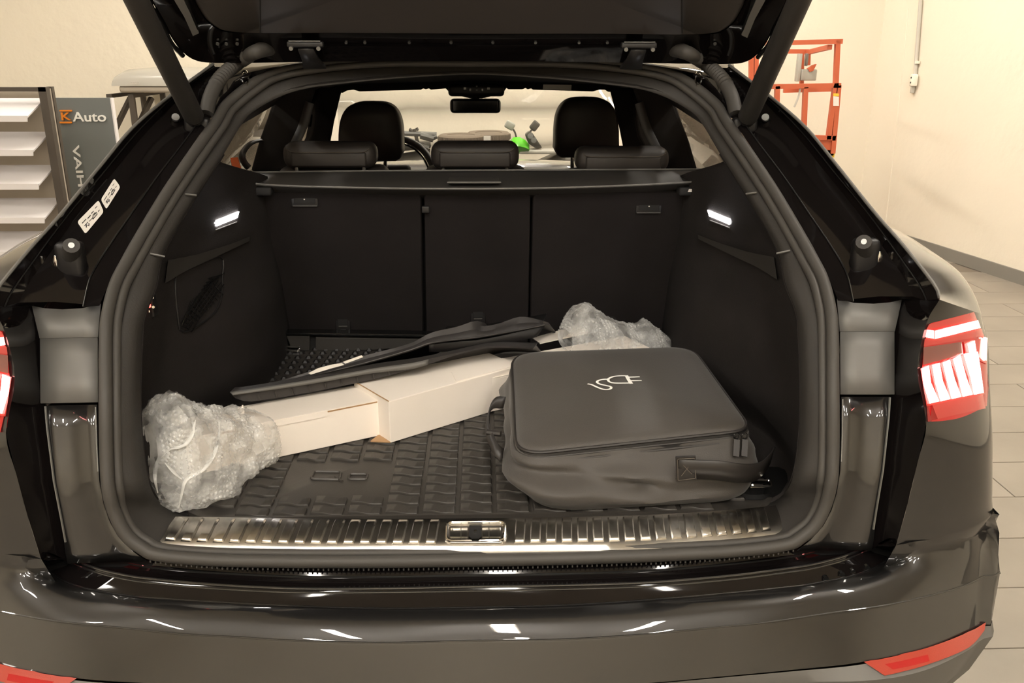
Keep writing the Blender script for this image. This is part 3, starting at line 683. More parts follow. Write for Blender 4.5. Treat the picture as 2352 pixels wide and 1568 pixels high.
# roof, roof rails, belt and side glass
tp = [p for p in seal_h[:PER*6]]
r_b = spline([V((0, 2.30, 1.655)), V((.35, 2.29, 1.648)), V((.55, 2.26, 1.62)), V((.66, 2.2, 1.575))], 16)
r_f = spline([V((0, 4.0, 1.60)), V((.35, 4.0, 1.595)), V((.52, 4.0, 1.575)), V((.62, 4.0, 1.53))], 16)
sl = spline(tp, 16)
MB().grid([[p_+V((0, .004, .002)) for p_ in sl], r_b, [a.lerp(b, .5)+V((0, 0, .03)) for a, b in zip(r_b, r_f)], r_f]).both().build('roof', 'jamb', car, solid=.004, angle=50)
for s in (1, -1):
    g = lambda m_: m_ if s == 1 else m_.mirror()
    bl0, bl1 = [V((.93, 2.0, 1.20)), V((.93, 3, 1.18)), V((.92, 4.6, 1.12))], [V((1.0, 1.9, 1.08)), V((.99, 3, 1.05)), V((.97, 5.2, 1.0))]
    q = g(MB().grid([[V((.80, 2.2, 1.20)), V((.80, 3, 1.19)), V((.8, 4.6, 1.14))], bl0, bl1, [V((HX, 1.8, .86)), V((1.03, 3, .86)), V((.99, 5.4, .86))]])).build('door_side', 'paint', car, solid=.01)
    g(MB().grid([[V((.90, 2.25, 1.205)), V((.90, 3.0, 1.19)), V((.89, 4.5, 1.13))], [V((.70, 2.36, 1.53)), V((.70, 3.0, 1.56)), V((.64, 3.95, 1.53))]])).build('side_window', 'glass_tint', q, solid=.004)
# windscreen, bonnet, dashboard
wsb = [V((x, 4.75-.12*abs(x)**2, 1.09)) for x in (-.72, -.36, 0, .36, .72)]; wst = [V((x, 4.02-.04*abs(x)**2, 1.515-.02*x*x)) for x in (-.62, -.31, 0, .31, .62)]
ws = MB().grid([wsb, wst]).build('windscreen', 'glass_clear', car, solid=.004)
bon = MB().grid([[V((x, 4.70, 1.06-.02*x*x)) for x in (-.75, -.4, 0, .4, .75)], [V((x, 5.5, 1.02-.03*x*x)) for x in (-.8, -.4, 0, .4, .8)], [V((x, 6.1, .95-.05*x*x)) for x in (-.8, -.4, 0, .4, .8)], [V((x, 6.4, .80-.1*x*x)) for x in (-.78, -.4, 0, .4, .78)], [V((x, 6.45, .4)) for x in (-.78, -.4, 0, .4, .78)]])
bon.build('bonnet', 'paint', car, angle=60, solid=.006)
MB().grid([[V((x, 4.72, 1.07)) for x in (-.72, 0, .72)], [V((x, 4.4, 1.085)) for x in (-.72, 0, .72)], [V((x, 4.22, 1.05)) for x in (-.72, 0, .72)], [V((x, 4.2, .6)) for x in (-.72, 0, .72)]]).build('dashboard', 'trim', car, solid=.01)
# steering wheel
wc = onY(905, 408, 4.05); wn = V((0, -.93, .36)); wx = V((1, 0, 0)); wy = wn.cross(wx)
ring = [wc+wx*(.185*math.cos(2*math.pi*i/40))+wy*(.185*math.sin(2*math.pi*i/40)) for i in range(40)]
sw = MB().tube(ring, .016, 10, closed=True).build('steering_wheel', 'leather', car)
MB().tube([wc+(p_-wc)*.88 for p_ in ring], .004, 6, closed=True).build('wheel_trim_ring', 'chrome', sw)
MB().rbox(wc, (.16, .05, .12), .02).build('wheel_hub', 'black', sw)
for a in (0, math.pi, -math.pi/2): MB().bar(wc, wc+wx*(.17*math.cos(a))+wy*(.17*math.sin(a)), .03, .015).build('wheel_spoke', 'black', sw)
ic = [onY(930, 332, 4.12), onY(950, 338, 4.14), onY(970, 358, 4.16), onY(986, 390, 4.18)]
MB().tube(spline(ic, 14), .006, 8).build('dashboard_chrome_line', 'chrome', sw)
# headliner and header
hl_b = [p_.copy() for p_ in ring_h[:PER*6+1]]; hl_b = spline(hl_b, 16)
hdr = spline([onY(1097, 189, 4.0), onY(1200, 190, 4.0), onY(1320, 193, 4.0), onY(1398, 197, 4.0), onY(1452, 207, 3.9), onY(1480, 235, 3.7)], 16)
hdr[0].x = 0
mid = [a.lerp(b, .5)+V((0, 0, .03)) for a, b in zip(hl_b, hdr)]
MB().grid([hl_b, mid, hdr]).both().build('headliner', 'liner', car, solid=.01, solid_off=1)
vis = MB().prism([onY(x, y, 3.95) for x, y in ((700, 186), (1482, 186), (1470, 208), (1398, 211), (1390, 206), (1376, 206), (1362, 210), (1224, 206), (1220, 203), (1212, 205), (1207, 202), (1200, 205), (1168, 205), (1163, 202), (1157, 212), (1150, 218), (1132, 220), (1108, 226), (1080, 226), (1056, 220), (1038, 218), (1030, 210), (1024, 203), (990, 206), (985, 203), (978, 205), (972, 203), (967, 206), (826, 210), (812, 206), (796, 208), (787, 213), (716, 208))], (0, .03, 0))
vi = vis.build('windscreen_header', 'liner', car, smooth=False)
MB().prism([onY(x, y, 3.94) for x, y in ((1248, 194), (1313, 195), (1312, 207), (1247, 205))], (0, .004, 0)).build('airbag_label', 'label', vi, smooth=False)
con = MB().rbox(onY(1094, 207, 3.90), (.24, .06, .05), .015).build('overhead_console', 'black', car)
for x, y, w in ((1095, 198, .008), (1068, 203, .014), (1080, 206, .010), (1108, 206, .010), (1122, 203, .014), (1095, 207, .008)):
    MB().rbox(onY(x, y, 3.868), (w, .006, .006 if w < .01 else .012), .002, seg=1).build('console_button', 'lift_grey' if y < 200 else 'grey_metal', con)
mr = onY(1092, 243, 3.95)
mo = MB().rbox(mr, (.222, .035, .062), .017).build('rear_view_mirror', 'black', car)
MB().rbox(mr+V((0, -.0175, 0)), (.195, .004, .045), .0015, seg=1).build('mirror_glass', 'gloss_black', mo)
MB().tube([mr+V((0, .01, .02)), mr+V((0, .03, .06))], .018, 10).build('mirror_stem', 'black', mo)
# pillars inside
cp_ = MB().prism([onY(x, y, 2.80) for x, y in ((1548, 228), (1564, 276), (1582, 323), (1602, 392), (1506, 392), (1500, 320), (1487, 300), (1474, 265), (1466, 238), (1452, 200), (1500, 200))], (.03, .14, -.02))
bp_ = MB().prism([onY(x, y, 3.60) for x, y in ((1398, 202), (1453, 200), (1460, 250), (1466, 290), (1470, 310), (1480, 330), (1492, 392), (1435, 392), (1428, 330), (1418, 280))], (.05, .12, -.02))
for s in (1, -1):
    g = lambda m_: m_ if s == 1 else m_.mirror()
    o = g(cp_).build('c_pillar_trim', 'liner', car, smooth=False, bevel=.01)
    g(bp_).build('b_pillar_trim', 'liner', car, smooth=False, bevel=.012)
    g(MB().tube([onY(1480, 288, 3.5), onY(1477, 275, 3.5), onY(1476, 262, 3.5)], .016, 8)).build('belt_anchor', 'black', o)
    g(MB().tube(spline([onY(1468, 236, 2.78), onY(1484, 290, 2.78), onY(1510, 345, 2.76)], 8), .014, 8, flat=.25)).build('seat_belt', 'black', o)
# belt loop and orange tag seen in the left quarter window
lp = spline([onY(600, 322, 2.7), onY(580, 327, 2.68), onY(566, 338, 2.66), onY(556, 356, 2.64), onY(560, 372, 2.64), onY(572, 386, 2.64)], 16)
sb = MB().tube(lp, .014, 8, flat=.35).build('seat_belt_loop', 'black', car)
MB().prism([onY(x, y, 2.62) for x, y in ((529, 363), (545, 361), (553, 386), (534, 388))], (0, .006, 0)).build('orange_belt_tag', 'orange_tag', sb, smooth=False, label='orange tag on the belt')
# front seats
def arch(cx, cy, w, h, Y, dep, name):
    pts = []
    for q in range(25):
        a = math.pi*q/24; pts.append((cx-w/2*math.copysign(abs(math.cos(a))**.62, math.cos(a)), cy-h*abs(math.sin(a))**.55*.0 - h*(math.sin(a)**.6)))
    pts += [(cx+w/2+1, cy+10), (cx+w/2-6, cy+24), (cx+w/2-16, cy+30), (cx-w/2+16, cy+30), (cx-w/2+6, cy+24), (cx-w/2-1, cy+10)]
    return [onY(x, y, Y) for x, y in pts]
for cx, cy, h, tagn in ((851, 340, 106, 0), (1348, 332, 108, 1)):
    out = arch(cx, cy, 148, h, 3.62, .1, 'h'); ctr = sum(out, V())/len(out)
    fr = [q.lerp(ctr, .12)+V((0, -.03, 0)) for q in out]; fr2 = [q.lerp(ctr, .6)+V((0, -.038, 0)) for q in out]; bk = [q+V((0, .09, 0)) for q in out]; bk2 = [q.lerp(ctr, .2)+V((0, .12, 0)) for q in out]
    mb = MB().grid([fr2, fr, [q.lerp(ctr, .03)+V((0, -.018, 0)) for q in out], out, bk, bk2], cv=True); mb.add(fr2, [tuple(range(len(fr2)))]); mb.add(bk2, [tuple(range(len(bk2)))])
    fs = mb.build('front_headrest', 'leather', car, angle=60)
    b0 = onY(cx, 395, 3.62)
    for dx in (-.06, .06): MB().tube([b0+V((dx, .02, .08)), b0+V((dx, .02, -.03))], .008, 8).build('headrest_post', 'chrome', fs)
    MB().rbox(b0+V((0, .03, -.34)), (.50, .16, .62), .06).build('front_seat_back', 'leather', fs)
# rear seat backs with headrests
def onS(x, y, off=0.0):
    a, b = V((0, 2.47-off, 1.29)), V((0, 2.64-off, .75)); n = (b-a).cross(V((1, 0, 0))).normalized(); return onPl(x, y, a, n)
secs = [((592, 441), (967, 441), (973, 830), (622, 830)), ((974, 441), (1219, 441), (1211, 830), (980, 830)), ((1224, 441), (1590, 441), (1562, 830), (1216, 830))]
seats = []
for k, q in enumerate(secs):
    f = [onS(*p_) for p_ in q]; n = (f[1]-f[0]).cross(f[3]-f[0]).normalized(); n = n if n.y < 0 else -n
    lp0 = rquad(f, .02, 4, 8); cc = sum(f, V())/4
    mb = MB().grid([[p_+V((0, .07, -.03)) for p_ in lp0], [p_-n*.006 for p_ in lp0], [p_.lerp(cc, .012) for p_ in lp0], [p_.lerp(cc, .5) for p_ in lp0], [p_.lerp(cc, .97) for p_ in lp0]], cv=True); mb.add([p_.lerp(cc, .97) for p_ in lp0], [tuple(range(len(lp0)))])
    seats.append(mb.build('rear_seat_back', 'seatback', car, angle=40))
MB().rbox((0, 3.0, .60), (1.34, .5, .44), .04).build('rear_bench', 'leather', car)
MB().rbox((0, 2.72, .62), (1.5, .02, .34), .004).build('bench_light_block', 'deep', car)  # unseen panel added to stop light leaking in below the seat backs
MB().prism([onS(x_, y_)+V((0, .085, 0)) for x_, y_ in ((585, 446), (1600, 446), (1575, 835), (610, 835))], (0, .01, 0)).build('seat_gap_block', 'deep', car, smooth=False)  # hidden sheet added to block the bright gaps between seat sections
# latches, child seat anchors
for (x, y), k in (((700, 462), 0), ((1490, 478), 2)):
    c = onS(x, y); lat = MB().rbox(c+V((0, 0, 0)), (.075, .005, .028), .002).build('seat_release', 'black', seats[k])
    MB().rbox(c+V((0, -.002, .002)), (.060, .003, .016), .001, seg=1).build('release_recess', 'deep', lat)
    MB().tube([c+V((0, -.004, .006)), c+V((0, -.005, .006))], .002, 6).build('release_mark', 'label', lat)
    MB().tube([c+V((-.034, -.003, -.013)), c+V((.034, -.003, -.013))], .0012, 6).build('release_lip', 'plate', lat)
for (x, y), k in (((788, 745), 0), ((1098, 728), 1), ((1398, 738), 2)):
    c = onS(x, y); an = MB().rbox(c+V((0, -.0005, 0)), (.045, .008, .06), .002).build('tether_anchor', 'black', seats[k])
    MB().rbox(c+V((0, -.004, .010)), (.032, .004, .022), .001, seg=1).build('anchor_slot', 'deep', an)
    for dz, w in ((-.004, .026), (-.018, .016)): MB().rbox(c+V((0, -.0055, dz)), (w, .002, .002 if dz > -.01 else .008), .0005, seg=1).build('anchor_mark', 'plate', an)
c = onS(978, 480); MB().rbox(c+V((0, -.006, 0)), (.022, .016, .02), .003).build('seat_lock', 'black', seats[1])
# rear headrests
for x0, x1, y0, y1, dip in ((652, 868, 325, 384, 0), (990, 1191, 324, 385, 0), (1321, 1531, 336, 392, 1)):
    a, b = onY(x0, y0, 2.72), onY(x1, y1, 2.72); c = (a+b)/2; w = b.x-a.x; h = a.z-b.z
    ho = MB().rbox(c, (w, .10, h), .03, seg=4).build('rear_headrest', 'leather', car)
    fc = MB().rbox(c+V((0, -.046, -h*.12)), (w*.80, .02, h*.55), .006).build('headrest_cushion', 'leather', ho)
    MB().tube(spline([c+V((-w*.44, -.053, h*.30)), c+V((-w*.36, -.055, h*.17)), c+V((0, -.056, h*.155)), c+V((w*.36, -.055, h*.17)), c+V((w*.44, -.053, h*.30))], 20), .0014, 6).build('stitching', 'stitch', ho)
    for s in (-1, 1): MB().tube([c+V((s*w*.36, -.03, -h*.4)), c+V((s*w*.36, -.03, -h*.8))], .006, 8).build('headrest_post', 'grey_metal', ho)
    MB().rbox(c+V((0, .04, -h*.5-.05)), (w*1.2, .14, .10), .03).build('seat_shoulder', 'leather', ho)
# retractable cover cassette
top_y = [(535, 397), (700, 393), (1097, 391), (1500, 389), (1640, 388)]
cb = [onY(x, y, 2.66) for x, y in ((530, 399), (700, 396), (900, 394), (1097, 393), (1300, 392), (1500, 391), (1650, 390))]
cf = [onY(x, y, 2.43) for x, y in ((534, 408), (600, 424), (850, 432), (1097, 434), (1340, 430), (1590, 418), (1640, 404))]
cb, cf = spline(cb, 30), spline(cf, 30)
cf2 = [p_+V((0, -.003, -.003)) for p_ in cf]; cf3 = [p_+V((0, .004, -.007)) for p_ in cf]; cbl = [p_+V((0, .0, -.06)) for p_ in cb]; cbl = [V((a.x, b.y+.08, b.z-.04)) for a, b in zip(cb, cf)]
cas = MB().grid([cbl, cf3, cf2, cf, [a.lerp(b, .5)+V((0, 0, .006)) for a, b in zip(cf, cb)], cb, [p_+V((0, .02, -.03)) for p_ in cb]]).build('cargo_cover_cassette', 'trim', car, angle=50)
MB().tube([p_+V((0, -.003, .001)) for p_ in cf], .003, 6).build('cassette_edge', 'plate', cas)
hb = onY(1090, 418, 2.47)
MB().rbox(hb+V((0, 0, .004)), (.145, .035, .008), .003, Matrix.Rotation(.25, 3, 'X')).build('cover_handle', 'trim', cas)
MB().tube([onY(1027, 422, 2.44)+V((0, 0, .004)), onY(1090, 423, 2.44)+V((0, 0, .005)), onY(1151, 422, 2.44)+V((0, 0, .004))], .0025, 6).build('handle_lip', 'plate', cas)
MB().tube([p_+V((0, -.012, .004)) for p_ in cb], .003, 6).build('cover_back_edge', 'plate', cas)
for s, x in ((1, 1590), (-1, 592)):
    c = onY(x, 437, 2.45); br = MB().rbox(c, (.085, .05, .024), .006).build('cassette_bracket', 'deep', cas)
    if s == 1: MB().prism([onY(x_, y_, 2.42) for x_, y_ in ((1580, 441), (1583, 434), (1605, 434), (1602, 441))], (0, .002, 0)).build('bracket_label', 'label', br, smooth=False)
# ---- side trims of the load space
SIDE = list(range(7*PER, 20*PER+1)); nS = len(SIDE)
def side_panel():
    rows = []
    for k, i in enumerate(SIDE):
        a = ring_h[i]; u = k/(nS-1); z_s = a.z if a.z > .80 else .80
        zz = max(.757, min(1.33, a.z)); t_z = (1.29-zz)/.54
        b = V((.595, lerp(2.52, 2.68, max(0, t_z)), zz)); row = []
        for q in range(13):
            t = q/12; p_ = a.lerp(b, t)
            lowf = max(0, min(1, (1.13-zz)/.12))
            out = .085*math.sin(math.pi*min(1, t*1.15)**.6)*(0.55+.45*lowf)
            arch_ = -.075*lowf*math.exp(-((t-.62)/.22)**2)
            p_.x += out+arch_; row.append(p_)
        rows.append(row)
    return rows
sp_rows = side_panel(); side_mb = MB().grid(sp_rows); side_bvh = side_mb.bvh()
side_obs = []
for s in (1, -1): side_obs.append((side_mb if s == 1 else side_mb.mirror()).build('side_trim', 'carpet', car, angle=50, solid=.004))
def hs_(x, y, off=.002): return hit(side_bvh, x, y, off)
ridge = [hs_(*q) for q in ((1612, 545), (1650, 562), (1700, 580), (1745, 593), (1788, 606))]; ridge = [q for q in ridge if q]
lampq = [(1630, 486), (1678, 508), (1678, 513), (1640, 498), (1634, 494)]
for s in (1, -1):
    g = lambda m_: m_ if s == 1 else m_.mirror(); so = side_obs[0 if s == 1 else 1]
    rp_ = surf_patch(side_bvh, [[(1612, 538), (1650, 553), (1700, 570), (1745, 583), (1789, 592)], [(1613, 548), (1650, 566), (1700, 590), (1748, 612), (1797, 640)]], .012, .016, 16)
    g(rp_).build('side_ridge', 'trim', so)
    lq = [hs_(x, y, .004) for x, y in ((1630, 482), (1679, 502), (1679, 515), (1634, 496))]
    if all(lq):
        nn = (lq[1]-lq[0]).cross(lq[3]-lq[0]).normalized(); nn = nn if nn.x < 0 else -nn
        cl_ = sum(lq, V())/4
        fr_ = g(MB().prism([cl_+(p_-cl_)*1.25 for p_ in lq], nn*-.004)).build('lamp_bezel', 'black', so, smooth=False)
        g(MB().prism(lq, nn*.003)).build('cargo_lamp', 'led_white', fr_, smooth=False)
        a, b = hs_(1634, 506, .004), hs_(1680, 524, .004)
        g(MB().tube([a, b], .0018, 6)).build('lamp_lip', 'plate', fr_)
# speaker grille in the right trim
gm = MB()
for j, (x0, y0, y1) in enumerate(((1705, 640, 660), (1722, 622, 676), (1738, 632, 690), (1766, 647, 712), (1795, 662, 738))):
    n = int((y1-y0)/7)
    for i in range(n):
        h = hs_(x0-i*.4, y0+i*7, .001)
        if h: gm.box(h, (.003, .004, .005))
if gm.v: gm.build('speaker_grille_slots', 'plate', side_obs[0], smooth=False, kind='stuff')
gq = surf_patch(side_bvh, [[(1650, 600), (1720, 612), (1798, 655), (1826, 720)], [(1655, 640), (1710, 668), (1780, 720), (1824, 765)]], .0005, .003, 16)
gq.build('speaker_grille', 'black', side_obs[0])
# net pocket, hook and switch in the left trim (built mirrored)
def mL(x, y, off=.002):
    d = ray(x, y); d = V((-d.x, d.y, d.z)).normalized(); o = V((-CAM.x, CAM.y, CAM.z)); loc, n, i, ds = side_bvh.ray_cast(o, d)
    if loc is None: return None
    if n.dot(d) > 0: n = -n
    p_ = loc+n*off; return V((-p_.x, p_.y, p_.z))
nt_ = MB()
for i in range(13):
    t = i/12
    for (a0_, a1_), (b0_, b1_) in ((((412, 760), (500, 620)), ((418, 690), (505, 690))),):
        for sgn in (0, 1):
            p0 = (lerp(408, 470, t), lerp(748, 640, t)) ; p1 = (lerp(430, 508, t), lerp(690, 630, t)) if sgn == 0 else (lerp(424, 506, t), lerp(755, 680, t))
            pts = [mL(lerp(p0[0], p1[0], q/4), lerp(p0[1], p1[1], q/4), .010) for q in range(5)]
            if all(pts): nt_.tube(pts, .0013, 5)
for j in range(5):
    pts = [mL(lerp(406, 482, q/8)+j*6, lerp(746, 640, q/8)+j*5-4, .011) for q in range(9)]
    if all(pts): nt_.tube(pts, .0013, 5)
if nt_.v: nt_.build('pocket_net', 'gloss_black', side_obs[1])
rg = [mL(x, y, .006) for x, y in ((397, 640), (410, 625), (500, 590), (506, 640), (500, 700), (470, 735), (415, 762), (402, 720))]
if all(rg): MB().tube(spline(rg, 40, closed=True), .0025, 6, closed=True).build('pocket_rim', 'black', side_obs[1])
c = mL(346, 700, .004)
if c is None: c = onX(346, 700, -.62)
swb = MB().rbox(c, (.012, .03, .05), .004).build('load_switch', 'black', side_obs[1])
MB().rbox(onY(340, 702, c.y-.03), (.011, .004, .007), .001, seg=1).build('switch_light', 'led_red', swb, label='glowing red switch light')
for x, y in ((350, 683), (352, 705), (341, 715)): MB().tube([onY(x, y, c.y-.03), onY(x, y, c.y-.027)], .003, 8).build('switch_glint', 'chrome', swb)
# ---- load floor, sill plate
ZF = .757
MB().prism([(-.80, 1.55, ZF-.02), (.80, 1.55, ZF-.02), (.80, 2.75, ZF-.02), (-.80, 2.75, ZF-.02)], (0, 0, .018)).build('load_floor', 'carpet', car, smooth=False)
# closes the space under the body so that no light leaks in
MB().box((0, 3.9, .36), (1.8, 4.4, .05)).build('underbody', 'deep', car, smooth=False)
MB().grid([[V((-.95, 1.50, .40)), V((.95, 1.50, .40))], [V((-.9, 1.52, .71)), V((.9, 1.52, .71))], [V((-.80, 1.56, ZF-.012)), V((.80, 1.56, ZF-.012))]]).build('sill_structure', 'deep', car, solid=.01)
sf = [onZ(x, y, .750) for x, y in ((362, 1258), (500, 1262), (700, 1266), (900, 1266), (1097, 1266), (1300, 1263), (1502, 1260), (1683, 1247), (1803, 1231))]
sf_m = [onZ(x, y, .764) for x, y in ((376, 1230), (500, 1234), (700, 1238), (900, 1240), (1097, 1238), (1300, 1233), (1502, 1225), (1683, 1213), (1796, 1203))]
sb_ = [onZ(x, y, .776) for x, y in ((403, 1186), (500, 1187), (700, 1190), (900, 1191), (1097, 1190), (1300, 1187), (1502, 1181), (1683, 1170), (1782, 1160))]
a_, m2_, b_ = spline(sf, 60), spline(sf_m, 60), spline(sb_, 60)
sill_mb = MB().grid([[p_+V((0, -.002, -.01)) for p_ in a_], a_, [p_.lerp(q, .45)+V((0, 0, .004)) for p_, q in zip(a_, m2_)], m2_, [p_.lerp(q, .5)+V((0, 0, .003)) for p_, q in zip(m2_, b_)], b_, [p_+V((0, .004, -.012)) for p_ in b_]])
sill = sill_mb.build('sill_plate', 'steel', car, angle=40)
sill_bvh = sill_mb.bvh()
def sillp(u, v, off):   # u along, v 0 front .. 1 back
    i = max(0, min(59, u*59)); k = int(min(58, i)); w = i-k
    P = [r[k].lerp(r[k+1], w) for r in (a_, m2_, b_)]
    q = P[0].lerp(P[1], v*2) if v < .5 else P[1].lerp(P[2], v*2-1)
    return q+V((0, -.15*off, off+.004*math.sin(math.pi*((v*2) % 1))))
xs = [a_[0].x, a_[-1].x]
for k in range(34):
    left = k < 17; kk = k if left else k-17
    px = 392+kk*37.2 if left else 1189+kk*36.2
    tgt = onZ(px, 1240, .755).x; u = (tgt-xs[0])/(xs[1]-xs[0]); sl_ = -.0035*(1 if tgt < 0 else -1)*abs(tgt)*3
    prof = [(.22, .0), (.235, .0035), (.32, .005), (.55, .0045), (.80, .0045), (.93, .0035), (.95, 0)]
    w = .0105/(xs[1]-xs[0]); rows = []
    for v, o in prof: rows.append([sillp(u-w, v, 0), sillp(u-w*.75, v, o), sillp(u+w*.75, v, o), sillp(u+w, v, 0)])
    MB().grid(rows).build('sill_rib', 'steel', sill, angle=50)
# latch housing
lc = [sill_p for sill_p in (onZ(1026, 1248, .760), onZ(1158, 1247, .760), onZ(1160, 1204, .776), onZ(1028, 1205, .776))]
nn = V((0, -.35, .93)).normalized()
fr_l = rquad([p_+nn*.008 for p_ in lc], .012, 5, 3)
lat = MB().prism([p_-nn*.002 for p_ in rquad([p_+nn*.002 for p_ in lc], .012, 5, 3)], nn*.005).build('latch_plate', 'steel', sill, smooth=False)
MB().tube(fr_l, .0035, 8, closed=True).build('latch_frame', 'chrome', sill)
hole = [onZ(x, y, .773)+nn*.003 for x, y in ((1077, 1234), (1078, 1208), (1106, 1208), (1106, 1234), (1098, 1240), (1085, 1240))]
ho = MB().prism(hole, nn*.003).build('latch_opening', 'deep', sill, smooth=False)
MB().tube([onZ(1092, 1226, .773)+nn*.006, onZ(1092, 1226, .773)+nn*.011], [.004, .003], 8).build('latch_striker', 'chrome', sill)
for x0, x1 in ((1034, 1058), (1060, 1074), (1108, 1122), (1124, 1150)):
    MB().prism([onZ(x, y, .772)+nn*.003 for x, y in ((x0, 1236), (x1, 1236), (x1, 1212), (x0, 1212))], nn*.002).build('latch_panel', 'steel', sill, smooth=False)

# ================================================================== WHAT LIES IN THE LOAD SPACE
ZM = .766
mat_t = thing('cargo_mat', (0, 2.1, ZF), 'black rubber cargo mat with raised wavy tiles covering the load floor', 'mat')
mo_ = [onZ(400, 1192, ZM), onZ(1770, 1163, ZM)]
mq = [V((mo_[0].x, 1.583, ZM)), V((mo_[1].x+.02, 1.578, ZM)), V((.61, 2.60, ZM)), V((-.61, 2.60, ZM))]
mc = sum(mq, V())/4; ml = rquad(mq, [.10, .10, .05, .05], 6, 10)
MB().grid([[p+V((0, 0, -.007)) for p in ml], [p+V((0, 0, .006)) for p in ml], [p.lerp(mc, .012)+V((0, 0, .006)) for p in ml], [p.lerp(mc, .024) for p in ml], [p.lerp(mc, .5) for p in ml], [p.lerp(mc, .99) for p in ml]], cv=True).build('mat_sheet', 'rubber', mat_t, angle=40)
colp = (onZ(1134.8, 1178, ZM).x-onZ(964, 1178, ZM).x)/2; xg = onZ(1050.7, 1178, ZM).x
rowp = (onZ(1097, 1036, ZM).y-onZ(1097, 1179, ZM).y)/7; yg = onZ(1097, 1179, ZM).y
tw, th_ = colp*.88, rowp*.72
def wave(t): return .0048*math.cos(math.pi*min(1, max(0, (t-.25)/.45)))
tm = MB(); n = 9
lo_ = [V((tw*i/n, wave(i/n), 0)) for i in range(n+1)]; hi_ = [V((tw*i/n, th_+wave(i/n), 0)) for i in range(n+1)]
def ins(p, a, k): return p.lerp(a, k)
z1 = V((0, 0, .0058))
loop = lo_+list(reversed(hi_)); cc = sum(loop, V())/len(loop)
tm.grid([loop, [cc+(p-cc)*.97+z1*.8 for p in loop], [cc+(p-cc)*.92+z1 for p in loop]], cv=True)
a_l = [cc+(p-cc)*.92+z1 for p in loop]
for i in range(n): tm.add([a_l[i], a_l[i+1], a_l[2*n-i], a_l[2*n+1-i]], [(0, 1, 2, 3)])
tile_mesh = tm.mesh('mat_tile', 'rubber', angle=50)
hidden = MB(); ntile = 0
bag_poly = [(1215, 1110), (1190, 830), (1580, 815), (1740, 1000), (1740, 1120)]
def under(px, py):
    import itertools
    ins_ = False; k = len(bag_poly)
    for i in range(k):
        (x1, y1), (x2, y2) = bag_poly[i], bag_poly[(i+1) % k]
        if (y1 > py) != (y2 > py) and px < (x2-x1)*(py-y1)/(y2-y1)+x1: ins_ = not ins_
    return ins_
def project(p):
    d = p-CAM; z = d.dot(F); return 1176+FPX*d.dot(RT)/z, 784-FPX*d.dot(UP)/z
qa, qb = onZ(700, 1132, ZM), onZ(868, 1068, ZM)
for r in range(0, 30):
    for c in range(-9, 9):
        x0, y0 = xg+c*colp+colp*.06, yg+r*rowp
        if abs(x0+tw/2) > .60+.02*(2-y0) or y0+th_ > 2.55: continue
        if r == 0 and (x0 < -.56 or x0+tw > .57): continue
        px, py = project(V((x0+tw/2, y0+th_/2, ZM)))
        if qa.x-.03 < x0+tw/2 < qb.x+.005 and qa.y-.005 < y0+th_/2 < qb.y+.004: continue
        behind_box = py < 1050-(px-610)*.30
        if not under(px, py) and not behind_box and ntile < 300:
            inst(tile_mesh, 'mat_tile', mat_t, Matrix.Translation((x0, y0, ZM))); ntile += 1
        else: hidden.grid([[V((x0, y0, ZM)), V((x0+tw, y0, ZM))], [V((x0, y0, ZM+.0065)), V((x0+tw, y0, ZM+.0065))], [V((x0, y0+th_, ZM+.0065)), V((x0+tw, y0+th_, ZM+.0065))]])
hidden.build('mat_tiles_covered', 'rubber', mat_t, kind='stuff', smooth=False)
# raised model mark on the mat, outlined letters
lq = onZ(712, 1104, ZM)
def outline(pts, nm, closed=True): MB().tube([p+V((0, 0, .001)) for p in pts], .0032, 6, closed=closed).build(nm, 'rubber', mat_t)
q4 = [onZ(714, 1100, ZM), onZ(780, 1102, ZM), onZ(784, 1084, ZM), onZ(722, 1083, ZM)]
outline(rquad(q4, .008, 4, 3), 'raised_letter'); outline([onZ(770, 1096, ZM), onZ(786, 1106, ZM)], 'raised_letter', False)
q4 = [onZ(800, 1101, ZM), onZ(842, 1101, ZM), onZ(845, 1089, ZM), onZ(803, 1089, ZM)]
outline(rquad(q4, .008, 4, 3), 'raised_letter')

# ---- the long white box with its sleeve
A_ = onZ(612, 1056, ZM+.0065); B_ = onZ(1440, 776, .868)
bd = V((B_.x-A_.x, B_.y-A_.y-.11, 0)).normalized(); bp2 = V((-bd.y, bd.x, 0)); zv = V((0, 0, 1))
box = thing('cardboard_box', A_+bd*.5, 'long white cardboard box lying diagonally across the mat', 'box')
hB, wB = .092, .12; s0 = A_-bd*.17; LB = 1.27
def bx_(o, L, w, h): return [o, o+bd*L, o+bd*L+bp2*w, o+bp2*w]
MB().prism(bx_(s0, LB, wB, hB), zv*hB).build('long_carton', 'card', box, smooth=False, bevel=.0015)
